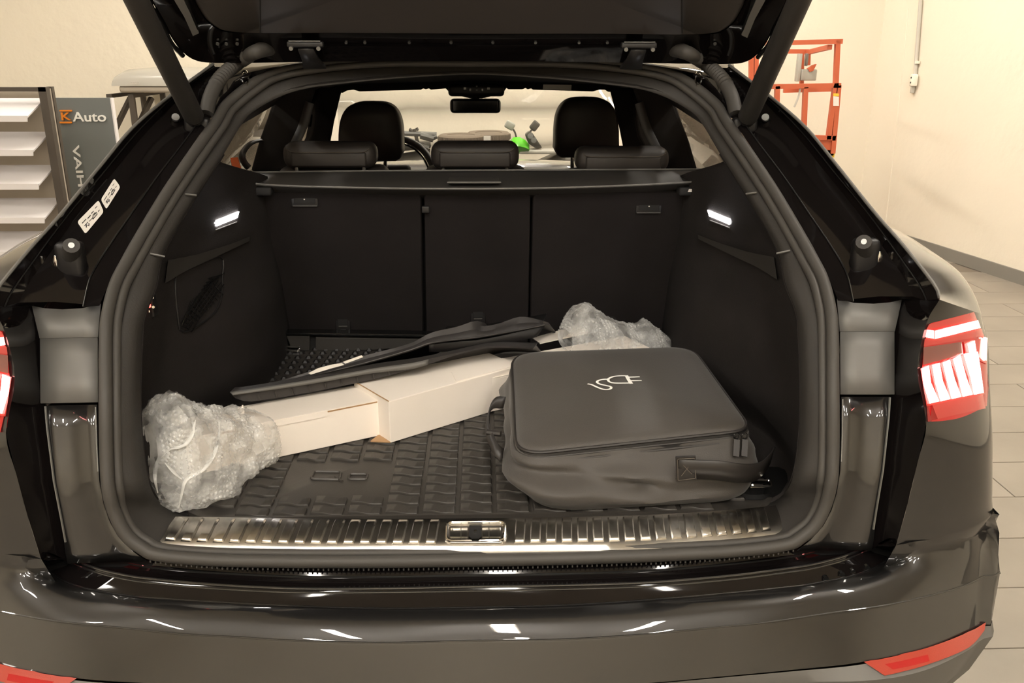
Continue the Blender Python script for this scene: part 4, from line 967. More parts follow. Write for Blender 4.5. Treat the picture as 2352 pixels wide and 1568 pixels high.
# lid with front flap and slits
f0 = onPl(545, 968, s0, bp2); f1 = onPl(745, 921, s0, bp2)
u0, u1 = (f0-s0).dot(bd), (f1-s0).dot(bd)
MB().prism([s0+bd*u0+zv*(hB-.013)-bp2*.0022, s0+bd*u1+zv*(hB-.013)-bp2*.0022, s0+bd*(u1+.004)+zv*(hB+.002)-bp2*.0022, s0+bd*(u0-.004)+zv*(hB+.002)-bp2*.0022], bp2*.003).build('front_flap', 'card', box, smooth=False)
MB().prism([s0+bd*(u1+.006)+zv*(hB-.0035)-bp2*.0006, s0+bd*(u1+.13)+zv*(hB-.0035)-bp2*.0006, s0+bd*(u1+.13)+zv*(hB-.0005)-bp2*.0006, s0+bd*(u1+.006)+zv*(hB-.0005)-bp2*.0006], bp2*.001).build('flap_slit', 'card_edge', box, smooth=False)
MB().prism([s0+bd*(u0-.055)+zv*(hB-.006)-bp2*.0006, s0+bd*(u0-.004)+zv*(hB-.006)-bp2*.0006, s0+bd*(u0-.004)+zv*(hB-.001)-bp2*.0006, s0+bd*(u0-.055)+zv*(hB-.003)-bp2*.0006], bp2*.001).build('flap_slit', 'card_edge', box, smooth=False)
MB().prism([p+zv*(hB+.0005) for p in bx_(s0+bd*u0, LB-u0, wB, 0)], zv*.002).build('lid', 'card', box, smooth=False)
# torn paper strips at the wrapped end
for (x0, y0), (x1, y1) in (((540, 968), (556, 930)), ((534, 965), (548, 936))):
    a, b = onY(x0, y0, 1.84), onY(x1, y1, 1.86); MB().grid([[a, a+V((.02, 0, .0))], [a.lerp(b, .6)+V((.0, 0, 0)), a.lerp(b, .6)+V((.012, 0, 0))], [b, b+V((.003, .0, 0))]]).build('torn_paper', 'card', box, solid=.001)
# sleeve
S_ = onZ(897, 1017, ZM+.0065); S2 = onZ(1114, 950, ZM+.0065); sd = (S2-S_); sd.z = 0; sd = sd.normalized(); sp_ = V((-sd.y, sd.x, 0)); hS, wS, LS = .108, .17, .40
q = [S_, S_+sd*LS, S_+sd*LS+sp_*wS, S_+sp_*wS]
so_ = MB().prism(q, zv*hS).build('box_sleeve', 'card', box, smooth=False, bevel=.0015)
MB().tube([S_+zv*(hS+.001), S_+sp_*wS+zv*(hS+.001)], .0014, 5).build('sleeve_edge', 'card_edge', so_)
MB().prism([S_-sd*.0, S_-sd*.035+sp_*.035, S_+sp_*.055], zv*.003).build('bottom_flap', 'card_edge', so_, smooth=False)
MB().prism([S_+sd*.20+sp_*.004+zv*(hS+.0003), S_+sd*(LS)+sp_*.004+zv*(hS+.0003), S_+sd*LS+sp_*.07+zv*(hS+.0003), S_+sd*.23+sp_*.07+zv*(hS+.0003)], zv*.0015).build('top_flap', 'card', so_, smooth=False)
# right hand end of the box: flap seen beside the wrap
eq = [onZ(x, y, .874) for x, y in ((1240, 790), (1222, 778), (1328, 748), (1350, 766))]
MB().prism(eq, zv*.003).build('end_flap', 'card', box, smooth=False)

# ---- bubble wrap round both ends
def wrap(name, rings, label, seed, amp, box_first=True):
    root = thing(name, onY(*rings[len(rings)//2][1], rings[len(rings)//2][2]), label, 'bubble wrap', None)
    tops = spline_at([onY(*r[0], r[2]+.01) for r in rings], 5); bots = spline_at([onY(*r[1], r[2]-.03) for r in rings], 5)
    rds = spline_at([V((r[3], 0, 0)) for r in rings], 5); NJ = 44; rows = []; k = len(tops)
    ax = (tops[-1]-tops[0]); ax.z = 0; ax.normalize(); dv = V((-ax.y, ax.x, 0)); dv = dv if dv.y > 0 else -dv
    for i in range(k):
        c = (tops[i]+bots[i])/2; v = (tops[i]-bots[i])/2; row = []
        for j in range(NJ):
            a = 2*math.pi*j/NJ; sa, ca = math.sin(a), math.cos(a)
            e = .8
            p = c + v*(math.copysign(abs(sa)**e, sa)) + dv*(rds[i].x*math.copysign(abs(ca)**e, ca))
            d = (p-c).normalized(); f = min(1, i/6, (k-1-i)/4+.3)
            q = p*14+V((seed, 0, 0))
            nz = noise.noise(q)*.9 + (abs(noise.noise(q*2.1))-.25)*1.5 + noise.noise(q*4.3)*.3
            row.append(p + d*(amp*nz*f))
            if row[-1].z < ZM+.0068 and row[-1].y > 1.575: row[-1].z = ZM+.0068+.002*random.random()
        rows.append(row)
    mb = MB().grid(rows, cv=True)
    sheet = mb.build('wrap_sheet', 'film', root, angle=45)
    # the bubbles
    bb = MB(); bvh = mb.bvh(); step = .0105
    L = sum((tops[i+1]-tops[i]).length*.5+(bots[i+1]-bots[i]).length*.5 for i in range(k-1)); nI = int(L/step)
    for a in range(nI):
        t = a/nI*(k-1.001); i = int(t); w = t-i
        ring_ = [rows[i][j].lerp(rows[i+1][j], w) for j in range(NJ)]; c = sum(ring_, V())/NJ
        per = [0]
        for j in range(NJ): per.append(per[-1]+(ring_[(j+1) % NJ]-ring_[j]).length)
        nJ = max(3, int(per[-1]/step)); jj = 0
        for b in range(nJ):
            s = (b+.5*(a % 2))/nJ*per[-1]
            jj = 0
            while jj < NJ-1 and per[jj+1] < s: jj += 1
            p = ring_[jj].lerp(ring_[(jj+1) % NJ], (s-per[jj])/max(1e-6, per[jj+1]-per[jj]))
            ta = (ring_[(jj+1) % NJ]-ring_[jj]).normalized(); tb2 = (rows[i+1][jj]-rows[i][jj]).normalized(); nn = ta.cross(tb2)
            if nn.length < 1e-3: continue
            nn.normalize(); nn = nn if nn.dot(p-c) > 0 else -nn; t2 = nn.cross(ta)
            if nn.dot(p-CAM) > .25*(p-CAM).length: continue
            r = .0043
            def rg(rr, h): return [p+nn*h+ta*(rr*math.cos(2*math.pi*q/6))+t2*(rr*math.sin(2*math.pi*q/6)) for q in range(6)]
            r1, r2 = rg(r, 0), rg(r*.75, r*.42); o = len(bb.v); bb.grid([r1, r2], cv=True); bb.add(r2, [(0, 1, 2, 3, 4, 5)])
    bb.build('bubbles', 'bubble', root, kind='stuff', angle=70)
    # folds of doubled film
    for fpath in rings_folds.get(name, []):
        pts = [hit(bvh, x, y, .003) for x, y in fpath]; pts = [p for p in pts if p]
        if len(pts) > 2: MB().tube(spline(pts, 24), [.001+.0035*math.sin(math.pi*i/23) for i in range(24)], 6, flat=.3).build('film_fold', 'film_dense', root)
    return root, bvh, mb
rings_folds = {'bubble_wrap': [[(502, 970), (503, 1000), (490, 1040), (465, 1075), (430, 1100), (420, 1130), (410, 1165)], [(440, 1010), (415, 1025), (390, 1030), (372, 1050)], [(450, 965), (440, 1000), (425, 1020), (400, 1028)], [(380, 1060), (400, 1085), (420, 1100)], [(360, 1050), (358, 1090), (365, 1130)]]}
ringsL = [((596, 948), (600, 1056), 1.875, .07), ((570, 938), (582, 1070), 1.85, .08), ((535, 944), (540, 1092), 1.81, .085), ((500, 945), (505, 1125), 1.775, .09), ((470, 936), (470, 1148), 1.745, .10), ((440, 922), (438, 1168), 1.715, .10), ((408, 916), (405, 1182), 1.69, .10), ((378, 922), (378, 1190), 1.67, .085), ((350, 938), (356, 1150), 1.655, .06), ((334, 960), (340, 1080), 1.65, .03)]
wr1 = wrap('bubble_wrap', ringsL, 'crumpled bubble wrap round the near left end of the white box', 1.3, .021)
ringsR = [((1300, 756), (1296, 800), 2.36, .05), ((1318, 722), (1318, 810), 2.375, .07), ((1340, 700), (1345, 815), 2.39, .08), ((1375, 714), (1380, 820), 2.41, .085), ((1410, 733), (1420, 828), 2.43, .085), ((1455, 748), (1460, 832), 2.445, .085), ((1492, 744), (1500, 835), 2.46, .08), ((1522, 766), (1525, 835), 2.47, .06), ((1552, 795), (1550, 835), 2.48, .03)]
wr2 = wrap('bubble_wrap', ringsR, 'shiny crumpled bubble wrap round the far end of the white box behind the bag', 9.1, .014)

# ---- floor mats thrown on the box
def lineY(pts, n=40): return spline([onY(x, y, Y) for x, y, Y in pts], n)
# lower mat with a ribbed rim
T_ = lineY([(528, 900, 1.915), (545, 899, 1.92), (620, 887, 1.95), (700, 872, 1.985), (850, 845, 2.05), (940, 832, 2.085), (985, 824, 2.10), (1060, 808, 2.14), (1130, 795, 2.17), (1225, 797, 2.21)])
Bt = lineY([(540, 914, 1.915), (570, 922, 1.925), (620, 916, 1.95), (700, 903, 1.985), (850, 873, 2.05), (940, 850, 2.085), (985, 836, 2.10), (1060, 812, 2.14), (1130, 799, 2.17), (1225, 801, 2.21)])
m1 = thing('floor_mat', Bt[20], 'grey rubber car floor mat with a ribbed rim lying directly on the white box', 'floor mat')
back = [p+V((.06, .24, -.095)) for p in T_]; Bk = [p+V((.10, .28, .0)) for p in Bt]
lowm = MB().grid([[p+V((.012, .03, .004)) for p in Bt], Bt, T_, [p+V((.006, .022, .003)) for p in T_], [a.lerp(b, .5)+V((0, 0, -.006)) for a, b in zip(T_, back)], back]); lowm.build('mat_sheet', 'mat_grey', m1, solid=.004, angle=35)
lip = [(560, 897), (700, 871), (850, 844), (940, 831), (985, 822)]
MB().grid([lineY([(528, 901, 1.91), (700, 874, 1.98), (850, 847, 2.045), (940, 834, 2.08), (984, 825, 2.095)]), lineY([(535, 908, 1.905), (700, 884, 1.975), (850, 858, 2.04), (940, 848, 2.075), (982, 838, 2.09)])]).build('mat_lip', 'plate', m1, solid=.003)
for i in range(11):
    k = 3+i*2; a = T_[k].lerp(Bt[k], .45)+V((0, -.004, 0)); b = Bt[k]+V((0, -.004, .002))
    MB().bar(a, b, .0022, .003).build('rim_rib', 'rubber', m1, smooth=False)
# upper folded mat
Ux = [(548, 893, 1.96), (600, 886, 1.985), (712, 853, 2.04), (835, 817, 2.09), (940, 789, 2.14), (990, 764, 2.16), (1050, 750, 2.19), (1094, 736, 2.21), (1104, 749, 2.22), (1145, 743, 2.25), (1196, 727, 2.28), (1247, 736, 2.30)]
Lx = [(550, 897, 1.95), (600, 892, 1.97), (712, 864, 2.01), (835, 834, 2.06), (940, 804, 2.10), (990, 787, 2.12), (1050, 779, 2.15), (1094, 775, 2.17), (1106, 773, 2.18), (1145, 766, 2.20), (1196, 757, 2.23), (1250, 746, 2.26)]
Uu, Ll = lineY(Ux, 48), lineY(Lx, 48)
m2 = thing('floor_mat', Ll[24], 'folded dark car floor mat with white tags on top of the pile', 'floor mat')
MB().grid([Ll, [a.lerp(b, .5)+V((0, .012, -.004)) for a, b in zip(Ll, Uu)], Uu, [p+V((.02, .05, -.022)) for p in Uu], [p+V((.05, .16, -.085)) for p in Uu]]).build('mat_sheet', 'mat_grey', m2, solid=.004, angle=40)
und = lineY([(985, 790, 2.125), (1050, 783, 2.16), (1120, 776, 2.19), (1250, 748, 2.262)], 24); und2 = lineY([(985, 806, 2.14), (1050, 803, 2.17), (1121, 793, 2.20), (1232, 772, 2.25)], 24)
MB().grid([und, und2, [p+V((.04, .18, .01)) for p in und2]]).build('mat_underside', 'black', m2, solid=.003)
MB().tube([p+V((0, -.003, .001)) for p in Ll], .0022, 6).build('mat_edge', 'mat_grey', m2)
tg1 = [onY(x, y, 2.0) for x, y in ((708, 857), (730, 846), (760, 838), (785, 834), (790, 838), (760, 846), (730, 855), (714, 860))]
MB().prism(tg1, (0, .003, 0)).build('white_tag', 'label', m2, smooth=False)
tg1 = [onY(x, y, 2.025) for x, y in ((788, 831), (830, 816), (834, 820), (793, 835))]
MB().prism(tg1, (0, .003, 0)).build('white_tag', 'label', m2, smooth=False)
# textured mat on the floor behind
ZT = .79
tq = [onZ(527, 908, ZT), onZ(1010, 850, ZT), onZ(960, 793, ZT), onZ(496, 770, ZT+.01)]
tq[0] = onZ(527, 905, ZT)
m3 = thing('floor_mat', sum(tq, V())/4, 'black floor mat with studded texture lying behind the box on the left', 'floor mat')
lt = rquad(tq, [.03, .03, .05, .06], 5, 8); ct = sum(tq, V())/4
MB().grid([[p+V((0, 0, -.012)) for p in lt], [p+V((0, 0, .008)) for p in lt], [p.lerp(ct, .025)+V((0, 0, .010)) for p in lt], [p.lerp(ct, .05) for p in lt], [p.lerp(ct, .6) for p in lt], [p.lerp(ct, .99) for p in lt]], cv=True).build('mat_sheet', 'rubber', m3, angle=40)
sd_ = MB()
for i in range(18):
    for j in range(10):
        u, v = (i+.5+.5*(j % 2))/19, (j+.5)/10
        if not .05 < u < .95 or not .06 < v < .93: continue
        p = tq[0].lerp(tq[1], u).lerp(tq[3].lerp(tq[2], u), v); r = .012
        base = [p+V((r*math.cos(math.pi*k/3), r*math.sin(math.pi*k/3), .001)) for k in range(6)]; tp_ = [p+V((r*.45*math.cos(math.pi*k/3), r*.45*math.sin(math.pi*k/3), .008)) for k in range(6)]
        sd_.grid([base, tp_], cv=True); sd_.add(tp_, [tuple(range(6))])
sd_.build('mat_studs', 'black', m3, smooth=False, kind='stuff')
# ---- long black case against the seat backs
cs = thing('plastic_case', onZ(830, 812, ZM), 'long flat black plastic case lying against the rear seat backs', 'case')
def case_pt(x, y, Y): return onY(x, y, Y+.045)
MB().prism([case_pt(x, y, 2.50) for x, y in ((657, 770), (711, 771), (711, 806), (690, 806), (688, 799), (668, 799))], (0, .03, 0)).build('case_end', 'trim', cs, smooth=False, bevel=.003)
MB().prism([case_pt(x, y, 2.505) for x, y in ((724, 774), (1040, 779), (1000, 792), (860, 804), (795, 807), (724, 805))], (0, .03, 0)).build('case_body', 'trim', cs, smooth=False, bevel=.003)
MB().prism([case_pt(x, y, 2.49) for x, y in ((654, 764), (960, 768), (1050, 773), (1050, 778), (960, 774), (654, 769))], (0, .042, 0)).build('case_lid', 'gloss_black', cs, smooth=False, bevel=.002)
MB().prism([case_pt(x, y, 2.515) for x, y in ((709, 772), (726, 774), (726, 805), (709, 805))], (0, .02, 0)).build('case_joint', 'deep', cs, smooth=False)
# ---- tie-down eyes of the load floor
for (x, y), w in (((668, 806), .05), ((1745, 1117), .046)):
    p = onZ(x, y, ZM+.012 if x > 1000 else ZM+.035); tl = MB().rbox(p+V((0, .012, -.010)), (w*1.6, .05, .014), .005).build('tie_down_eye', 'black', car)
    lpq = [p+V((-w/2, 0, .004)), p+V((w/2, -.003, .001)), p+V((w/2, .010, .009)), p+V((-w/2, .012, .011))]
    MB().tube(rquad(lpq, .005, 4, 3), .0042, 8, closed=True).build('chrome_loop', 'chrome', tl)
# small black tray on the right of the sill
tr = [onZ(x, y, ZM+.002) for x, y in ((1700, 1143), (1765, 1146), (1800, 1138), (1808, 1110), (1795, 1085), (1740, 1085), (1705, 1105))]
MB().prism(spline(tr, 24, closed=True), (0, 0, .012)).build('corner_tray', 'gloss_black', car)

# ---- the bag
TLb, TRb, BRb, BLb = onZ(1176, 815, .935), onZ(1590, 800, .94), onZ(1726, 988, .905), onZ(1186, 1046, .880)
bl_ = onZ(1190, 1090, ZM+.0068); br_ = onZ(1772, 1128, ZM+.0068); br_.x -= .02
lowq = [V((TLb.x-.01, TLb.y+.015, ZM+.0068)), V((TRb.x+.015, TRb.y+.02, ZM+.0068)), V((BRb.x+.012, BRb.y-.078, ZM+.0068)), V((BLb.x+.01, BLb.y-.066, ZM+.0068))]
midq = [lowq[0]+V((-.02, .01, .06)), lowq[1]+V((.02, .01, .06)), lowq[2]+V((.016, .006, .055)), lowq[3]+V((-.030, .012, .055))]
upq = [TLb+V((-.008, .004, -.02)), TRb+V((.008, .004, -.02)), BRb+V((.006, -.012, -.02)), BLb+V((-.010, -.008, -.016))]
topq = [TLb, TRb, BRb, BLb]
bag = thing('carrying_bag', sum(lowq, V())/4, 'black zipped nylon bag with a white plug symbol on its lid', 'bag')
def rl(q, r): return rquad(q, r, 8, 16)
L_ = [rl([p+(sum(lowq, V())/4-p)*.06 for p in lowq], [.07, .07, .09, .12]), rl([p+V((0, 0, .02)) for p in lowq], [.07, .07, .09, .12]), rl(midq, [.07, .07, .09, .12]), rl([a.lerp(b, .55) for a, b in zip(midq, upq)], [.07, .07, .08, .09]), rl(upq, [.065, .065, .06, .07]), rl(topq, [.065, .065, .05, .07])]
rows = []
for a in range(len(L_)-1):
    for q in range(5):
        t = q/5; rows.append([x.lerp(y, t) for x, y in zip(L_[a], L_[a+1])])
rows.append(L_[-1]); nr = len(rows); bc = sum(lowq, V())/4+V((0, 0, .07)); hh = []
for i, r in enumerate(rows):
    f = math.sin(math.pi*min(1, max(0, (i-1)/(nr-3)))); nr_ = []
    for p in r:
        d = (p-bc); d.z *= .2; d.normalize(); front = max(0, -d.y)
        k = noise.noise(V((p.x*7+3, p.z*34, p.y*7)))*.017 + noise.noise(V((p.x*22, p.z*60+p.x*20, p.y*22)))*.004
        k += -.024*front*math.exp(-(((p.z-.850)+(p.x-.10)*.12)/.011)**2)*(1 if p.x < .36 else .3) + .010*front*math.exp(-(((p.z-.822)+(p.x-.10)*.10)/.012)**2)*(1 if p.x < .4 else .4)
        nr_.append(p + d*(k*f))
    hh.append(nr_)
body = MB().grid(hh, cv=True); body.add(hh[0], [tuple(range(len(hh[0])))])
bo = body.build('bag_body', 'bag', bag, angle=60)
tc_ = sum(topq, V())/4; lid_r = []
for sc, dz in ((1.0, 0), (.985, .006), (.96, .010), (.9, .013), (.75, .017), (.5, .021), (.25, .023), (.02, .024)):
    lid_r.append([tc_+(p-tc_)*sc+V((0, 0, dz)) for p in L_[-1]])
lid = MB().grid(lid_r, cv=True); lid.add(lid_r[-1], [tuple(range(len(lid_r[-1])))])
lo2 = lid.build('bag_lid', 'bag', bag, angle=60); lid_bvh = lid.bvh()
for k, (idx, dz, r, mt) in enumerate(((L_[-1], .001, .0034, 'bag_trim'), (L_[-1], -.0085, .0028, 'bag_trim'), (L_[-1], -.018, .0032, 'bag_trim'))):
    off = .0015*k
    MB().tube([tc_+(p-tc_)*(1+.004+.009*k*.7)+V((0, -.002*k, dz)) for p in idx], r, 6, closed=True).build('zip_piping', mt, lo2)
MB().grid([[tc_+(p-tc_)*(1.006)+V((0, -.002, -.002)) for p in L_[-1]], [tc_+(p-tc_)*(1.012)+V((0, -.004, -.016)) for p in L_[-1]]], cv=True).build('zip_tape', 'black', lo2)
for x in (1692, 1711):
    a = onY(x, 1002, 1.665); r_ = [a+V((.006*math.cos(t*math.pi/5), 0, .006*math.sin(t*math.pi/5))) for t in range(10)]
    pl_ = MB().tube(r_, .002, 6, closed=True).build('zip_slider', 'gloss_black', bag)
    b = onY(x-2, 1048, 1.64); MB().bar(a+V((0, -.003, -.006)), b, .013, .003, up=V((1, 0, 0)) if False else V((0, -1, .2))).build('zip_pull', 'bag_trim', pl_, smooth=False)
def strap(path, w, name, th=.003, up=V((0, 0, 1))):
    path = [V(p) for p in path]; rows = []
    for p in path: rows.append([p+up*(w/2), p, p-up*(w/2)])
    return MB().grid(rows).build(name, 'bag_trim', bag, solid=th, angle=60)
strap(spline([onY(1556, 1076, 1.592), onY(1600, 1077, 1.588), onY(1650, 1079, 1.580), onY(1700, 1086, 1.590), onY(1738, 1082, 1.625), onY(1762, 1062, 1.68), onY(1772, 1045, 1.73)], 24), .050, 'carry_strap', up=V((.05, -.25, .97)).normalized())
pq = [onY(x, y, 1.588) for x, y in ((1553, 1050), (1598, 1048), (1600, 1100), (1554, 1106))]
pt = MB().prism(pq, (0, .006, 0)).build('strap_patch', 'bag_trim', bag, smooth=False)
MB().tube([p+V((0, -.002, 0)) for p in rquad([p.lerp(sum(pq, V())/4, .12) for p in pq], .003, 2, 3)], .0009, 5, closed=True).build('patch_stitch', 'stitch', pt)
for a, b in ((0, 2), (1, 3)): MB().tube([pq[a].lerp(pq[b], .25)+V((0, -.002, 0)), pq[a].lerp(pq[b], .75)+V((0, -.002, 0))], .0009, 5).build('patch_stitch', 'stitch', pt)
strap(spline([onY(1158, 925, 1.86), onY(1136, 925, 1.85), onY(1122, 945, 1.83), onY(1118, 975, 1.80), onY(1124, 1000, 1.77), onY(1138, 1030, 1.73), onY(1155, 1045, 1.72)], 24), .030, 'side_handle', up=V((.2, .6, .6)).normalized())
MB().tube([onY(1119, 992, 1.78), onY(1150, 996, 1.77)], .007, 8).build('handle_band', 'bag_trim', bag)
# white plug symbol
def ribbon(path, w, closed=False):
    pts = [hit(lid_bvh, x, y, .0012) for x, y in path]; pts = [p for p in pts if p]
    n_ = len(pts); rows = []
    for i, p in enumerate(pts):
        t = (pts[min(n_-1, i+1)]-pts[max(0, i-1)]).normalized(); s_ = t.cross(V((0, 0, 1))).normalized()*(w/2); rows.append([p-s_, p+s_])
    return rows
logo = MB()
def lp_(pts): return [(1100+x/3.136, 680+y/3.136) for x, y in pts]
def sp2(pts, n=30): return [(p.x, p.y) for p in spline([V((x, y, 0)) for x, y in pts], n)]
ww = .0062
logo.grid(ribbon(lp_(sp2([(1075, 577), (1030, 576), (985, 579), (950, 588), (930, 602), (938, 618), (965, 627), (1010, 629), (1095, 628)])), ww))
logo.grid(ribbon(lp_([(1062, 574), (1078, 604), (1098, 633)]), .0085))
logo.grid(ribbon(lp_([(1078, 586), (1118, 585), (1158, 583)]), ww)); logo.grid(ribbon(lp_([(1090, 612), (1130, 611), (1172, 610)]), ww))
logo.grid(ribbon(lp_(sp2([(930, 601), (895, 602), (862, 610), (850, 622), (872, 636), (915, 646), (950, 655), (950, 668), (925, 675), (890, 672), (845, 655), (812, 640), (782, 634)], 40)), ww))
logo.build('plug_symbol', 'white', lo2, label='white printed plug symbol')

# ================================================================== BEHIND THE CAR
# ---- display rack with sloping shelves
YR = 5.3
rk_o = onY(128, 400, YR); rk_o.z = 0
rk = thing('display_rack', rk_o, 'dark framed display rack with sloping white shelves at the left', 'rack')
pt_ = onY(126, 200, YR); pb = onY(150, 470, YR); xr = (pt_.x+pb.x)/2-.04; zt = pt_.z; xl = xr-1.1
MB().box((xr, YR, zt/2), (.045, .045, zt)).build('rack_post', 'rack_frame', rk, smooth=False)
MB().box((xr+.005, YR+.07, zt/2), (.03, .03, zt)).build('rack_post', 'rack_frame', rk, smooth=False)
MB().box((xl, YR, zt/2), (.045, .045, zt)).build('rack_post', 'rack_frame', rk, smooth=False)
MB().box(((xr+xl)/2, YR, zt-.012), (1.14, .045, .024)).build('rack_rail', 'rack_frame', rk, smooth=False)
MB().box(((xr+xl)/2, YR, .08), (1.14, .045, .05)).build('rack_rail', 'rack_frame', rk, smooth=False)
MB().box(((xr+xl)/2, YR+.09, zt/2), (1.10, .012, zt-.06)).build('rack_back_panel', 'rack_back', rk, smooth=False)
MB().box((xr+.012, YR+.05, zt/2), (.006, .08, zt-.02)).build('rack_side_panel', 'rack_back', rk, smooth=False)
zs = [onY(90, y, YR-.10).z for y in (279, 357, 434, 511, 588, 664, 740)]
for z in zs:
    if z < .1: continue
    xe = xr-.03
    s_ = MB().prism([V((xe, YR+.06, z+.12)), V((xe-.03, YR-.12, z+.03)), V((xl, YR-.12, z+.03)), V((xl, YR+.06, z+.12))], (0, .004, -.008)).build('sloping_shelf', 'rack_shelf', rk, smooth=False)
    MB().prism([V((xe-.03, YR-.124, z+.034)), V((xl, YR-.124, z+.034)), V((xl, YR-.124, z)), V((xe-.035, YR-.124, z))], (0, .008, 0)).build('shelf_lip', 'rack_shelf', s_, smooth=False)
# ---- pylon sign
YS = 5.75
s_tl, s_tr, s_br = onY(119, 226, YS), onY(254, 225, YS), onY(266, 335, YS)
sx0, sx1, sz = s_tl.x, (s_tr.x+s_br.x)/2, s_tr.z
sg = thing('standing_sign', ((sx0+sx1)/2, YS, 0), 'tall grey sign reading K Auto and VAIH in white beside the rack', 'sign')
MB().box(((sx0+sx1)/2, YS+.02, sz/2), (sx1-sx0, .035, sz)).build('sign_panel', 'sign', sg, smooth=False)
MB().box((sx1+.004, YS+.02, sz/2), (.008, .04, sz)).build('sign_edge', 'rack_shelf', sg, smooth=False)
MB().box(((sx0+sx1)/2, YS+.02, .02), (sx1-sx0+.1, .35, .04)).build('sign_foot', 'rack_frame', sg, smooth=False)
def write(body, p, h, m, nm, xdir=V((1, 0, 0)), up=V((0, 0, 1)), width=None):
    me = text_mesh(body, 1.0, .004, m, nm); co = [v.co for v in me.vertices]
    x0, x1 = min(c.x for c in co), max(c.x for c in co); y0, y1 = min(c.y for c in co), max(c.y for c in co)
    k = h/(y1-y0); kx = width/(x1-x0) if width else k
    for v in me.vertices: v.co = V(((v.co.x-x0)*kx, (v.co.y-y0)*k, v.co.z))
    return inst(me, nm, sg, frame(p, xdir, up))
def sgp(x, y): p = onY(x, y, YS); return V((p.x, YS-.004, p.z))
a, b = sgp(169, 279), sgp(242, 257)
write('Auto', a, sgp(169, 257).z-a.z, 'sign_white', 'white_lettering', width=b.x-a.x)
a, b = sgp(143, 276), sgp(162, 258)
write('K', a, b.z-a.z, 'sign_orange', 'orange_letter', width=b.x-a.x)
for y in (254, 281):
    p = sgp(152, y); MB().box(p, (.075, .008, .010)).build('orange_bar', 'sign_orange', sg, smooth=False)
a = sgp(166, 333); b = sgp(196, 428)
write('VAIH', a, b.x-a.x, 'sign_white', 'white_lettering', xdir=V((0, 0, -1)), up=V((1, 0, 0)), width=a.z-b.z)
# ---- roof box on wall brackets
YX = 7.85
for k, (x0, x1) in enumerate((((279), (300)), ((327), (345)))):
    p = onY(x0+5, 212, YX); w = thing('shelf_bracket', (p.x, YX, p.z-.5), 'black shelf bracket under the %s end of the grey roof box' % ('left' if k == 0 else 'middle of the visible'), 'bracket', 'brackets carrying the roof box')
    MB().box((p.x, YB-.02, p.z-.35), (.04, .03, .75)).build('bracket_upright', 'rack_frame', w, smooth=False)
    MB().box((p.x, (YX-.3+YB)/2, p.z-.015), (.04, YB-YX+.3, .03)).build('bracket_arm', 'rack_frame', w, smooth=False)
    MB().box((p.x, YX-.30, p.z-.25), (.045, .035, .5)).build('bracket_front_post', 'rack_frame', w, smooth=False)
    MB().bar((p.x, YX-.28, p.z-.28), (p.x+.09, YX-.1, p.z-.04), .035).build('bracket_brace', 'rack_frame', w, smooth=False)
rb = thing('roof_box', onY(340, 205, YX), 'light grey car roof box stored on the wall above the sign', 'roof box')
secs_ = []
xsb = [onY(x, 190, YX-.3).x for x in (262, 266, 285, 330, 400, 470, 540)]
zb, zt_ = onY(300, 197, YX-.3).z, onY(330, 156, YX-.3).z
hts = [.25, .62, .9, 1, 1, .95, .6]
for x, h in zip(xsb, hts):
    row = []
    for q in range(15):
        a = math.pi*q/14; row.append(V((x, YX+.0-.36*math.copysign(abs(math.cos(a))**.5, math.cos(a)), zb+(zt_-zb)*h*math.sin(a)**.55)))
    secs_.append(row)
sh = MB().grid(secs_); sh.add(secs_[0], [tuple(range(15))]); sh.add(secs_[-1], [tuple(range(15))])
sh.build('box_lid', 'roof_box', rb, angle=45)
MB().rbox(((xsb[0]+xsb[-1])/2+.02, YX, zb-.025), (xsb[-1]-xsb[0]-.06, .70, .055), .02).build('box_tray', 'rack_back', rb)
for i in range(4):
    c = onY(303+i*5, 190, YX-.372); r_ = [c+V((.009*math.cos(t*math.pi/6), -.004, .009*math.sin(t*math.pi/6))) for t in range(12)]
    MB().tube(r_, .0015, 5, closed=True).build('ring_emblem', 'conduit', rb)
# ---- orange lift cage
YL, YL2 = 6.9, 7.6
lf = thing('lift_cage', onY(1860, 350, YL) - V((0, 0, onY(1860, 350, YL).z)), 'orange tubular platform lift cage standing by the wall', 'lift')
def lb(p0, p1, y0=YL, y1=None, w=.035, m='orange', nm='lift_rail'): return MB().bar(onY(*p0, y0), onY(*p1, y1 or y0), w).build(nm, m, lf, smooth=False)
lb((1700, 101), (1934, 95)); lb((1924, 92), (1919, 200), nm='lift_post'); lb((1700, 200), (1930, 196)); lb((1918, 196), (1902, 320), nm='lift_post'); lb((1926, 196), (1912, 352), nm='lift_post')
lb((1906, 108), (1853, 121), YL, YL2); lb((1700, 118), (1856, 118), YL2); lb((1842, 118), (1841, 210), YL2, w=.03, nm='lift_post'); lb((1857, 116), (1856, 150), YL2, w=.03, nm='lift_post')
lb((1850, 200), (1846, 300), nm='lift_post'); lb((1785, 198), (1783, 300), nm='lift_post'); lb((1725, 128), (1725, 200), YL2, nm='lift_post'); lb((1737, 120), (1736, 200), YL2, nm='lift_post')
lb((1800, 208), (1915, 205), YL2); lb((1780, 312), (1918, 317)); lb((1908, 286), (1914, 286), w=.02)
MB().prism([onY(x, y, YL) for x, y in ((1780, 318), (1917, 320), (1914, 352), (1780, 352))], (0, .03, 0)).build('kick_plate', 'orange', lf, smooth=False)
MB().prism([onY(x, y, YL) for x, y in ((1905, 352), (1918, 352), (1916, 362), (1906, 360))], (0, .03, 0)).build('corner_guard', 'yellow', lf, smooth=False)
cbx = MB().rbox(onY(1855, 172, YL2-.1), (.13, .08, .09), .01).build('control_box', 'lift_grey', lf)
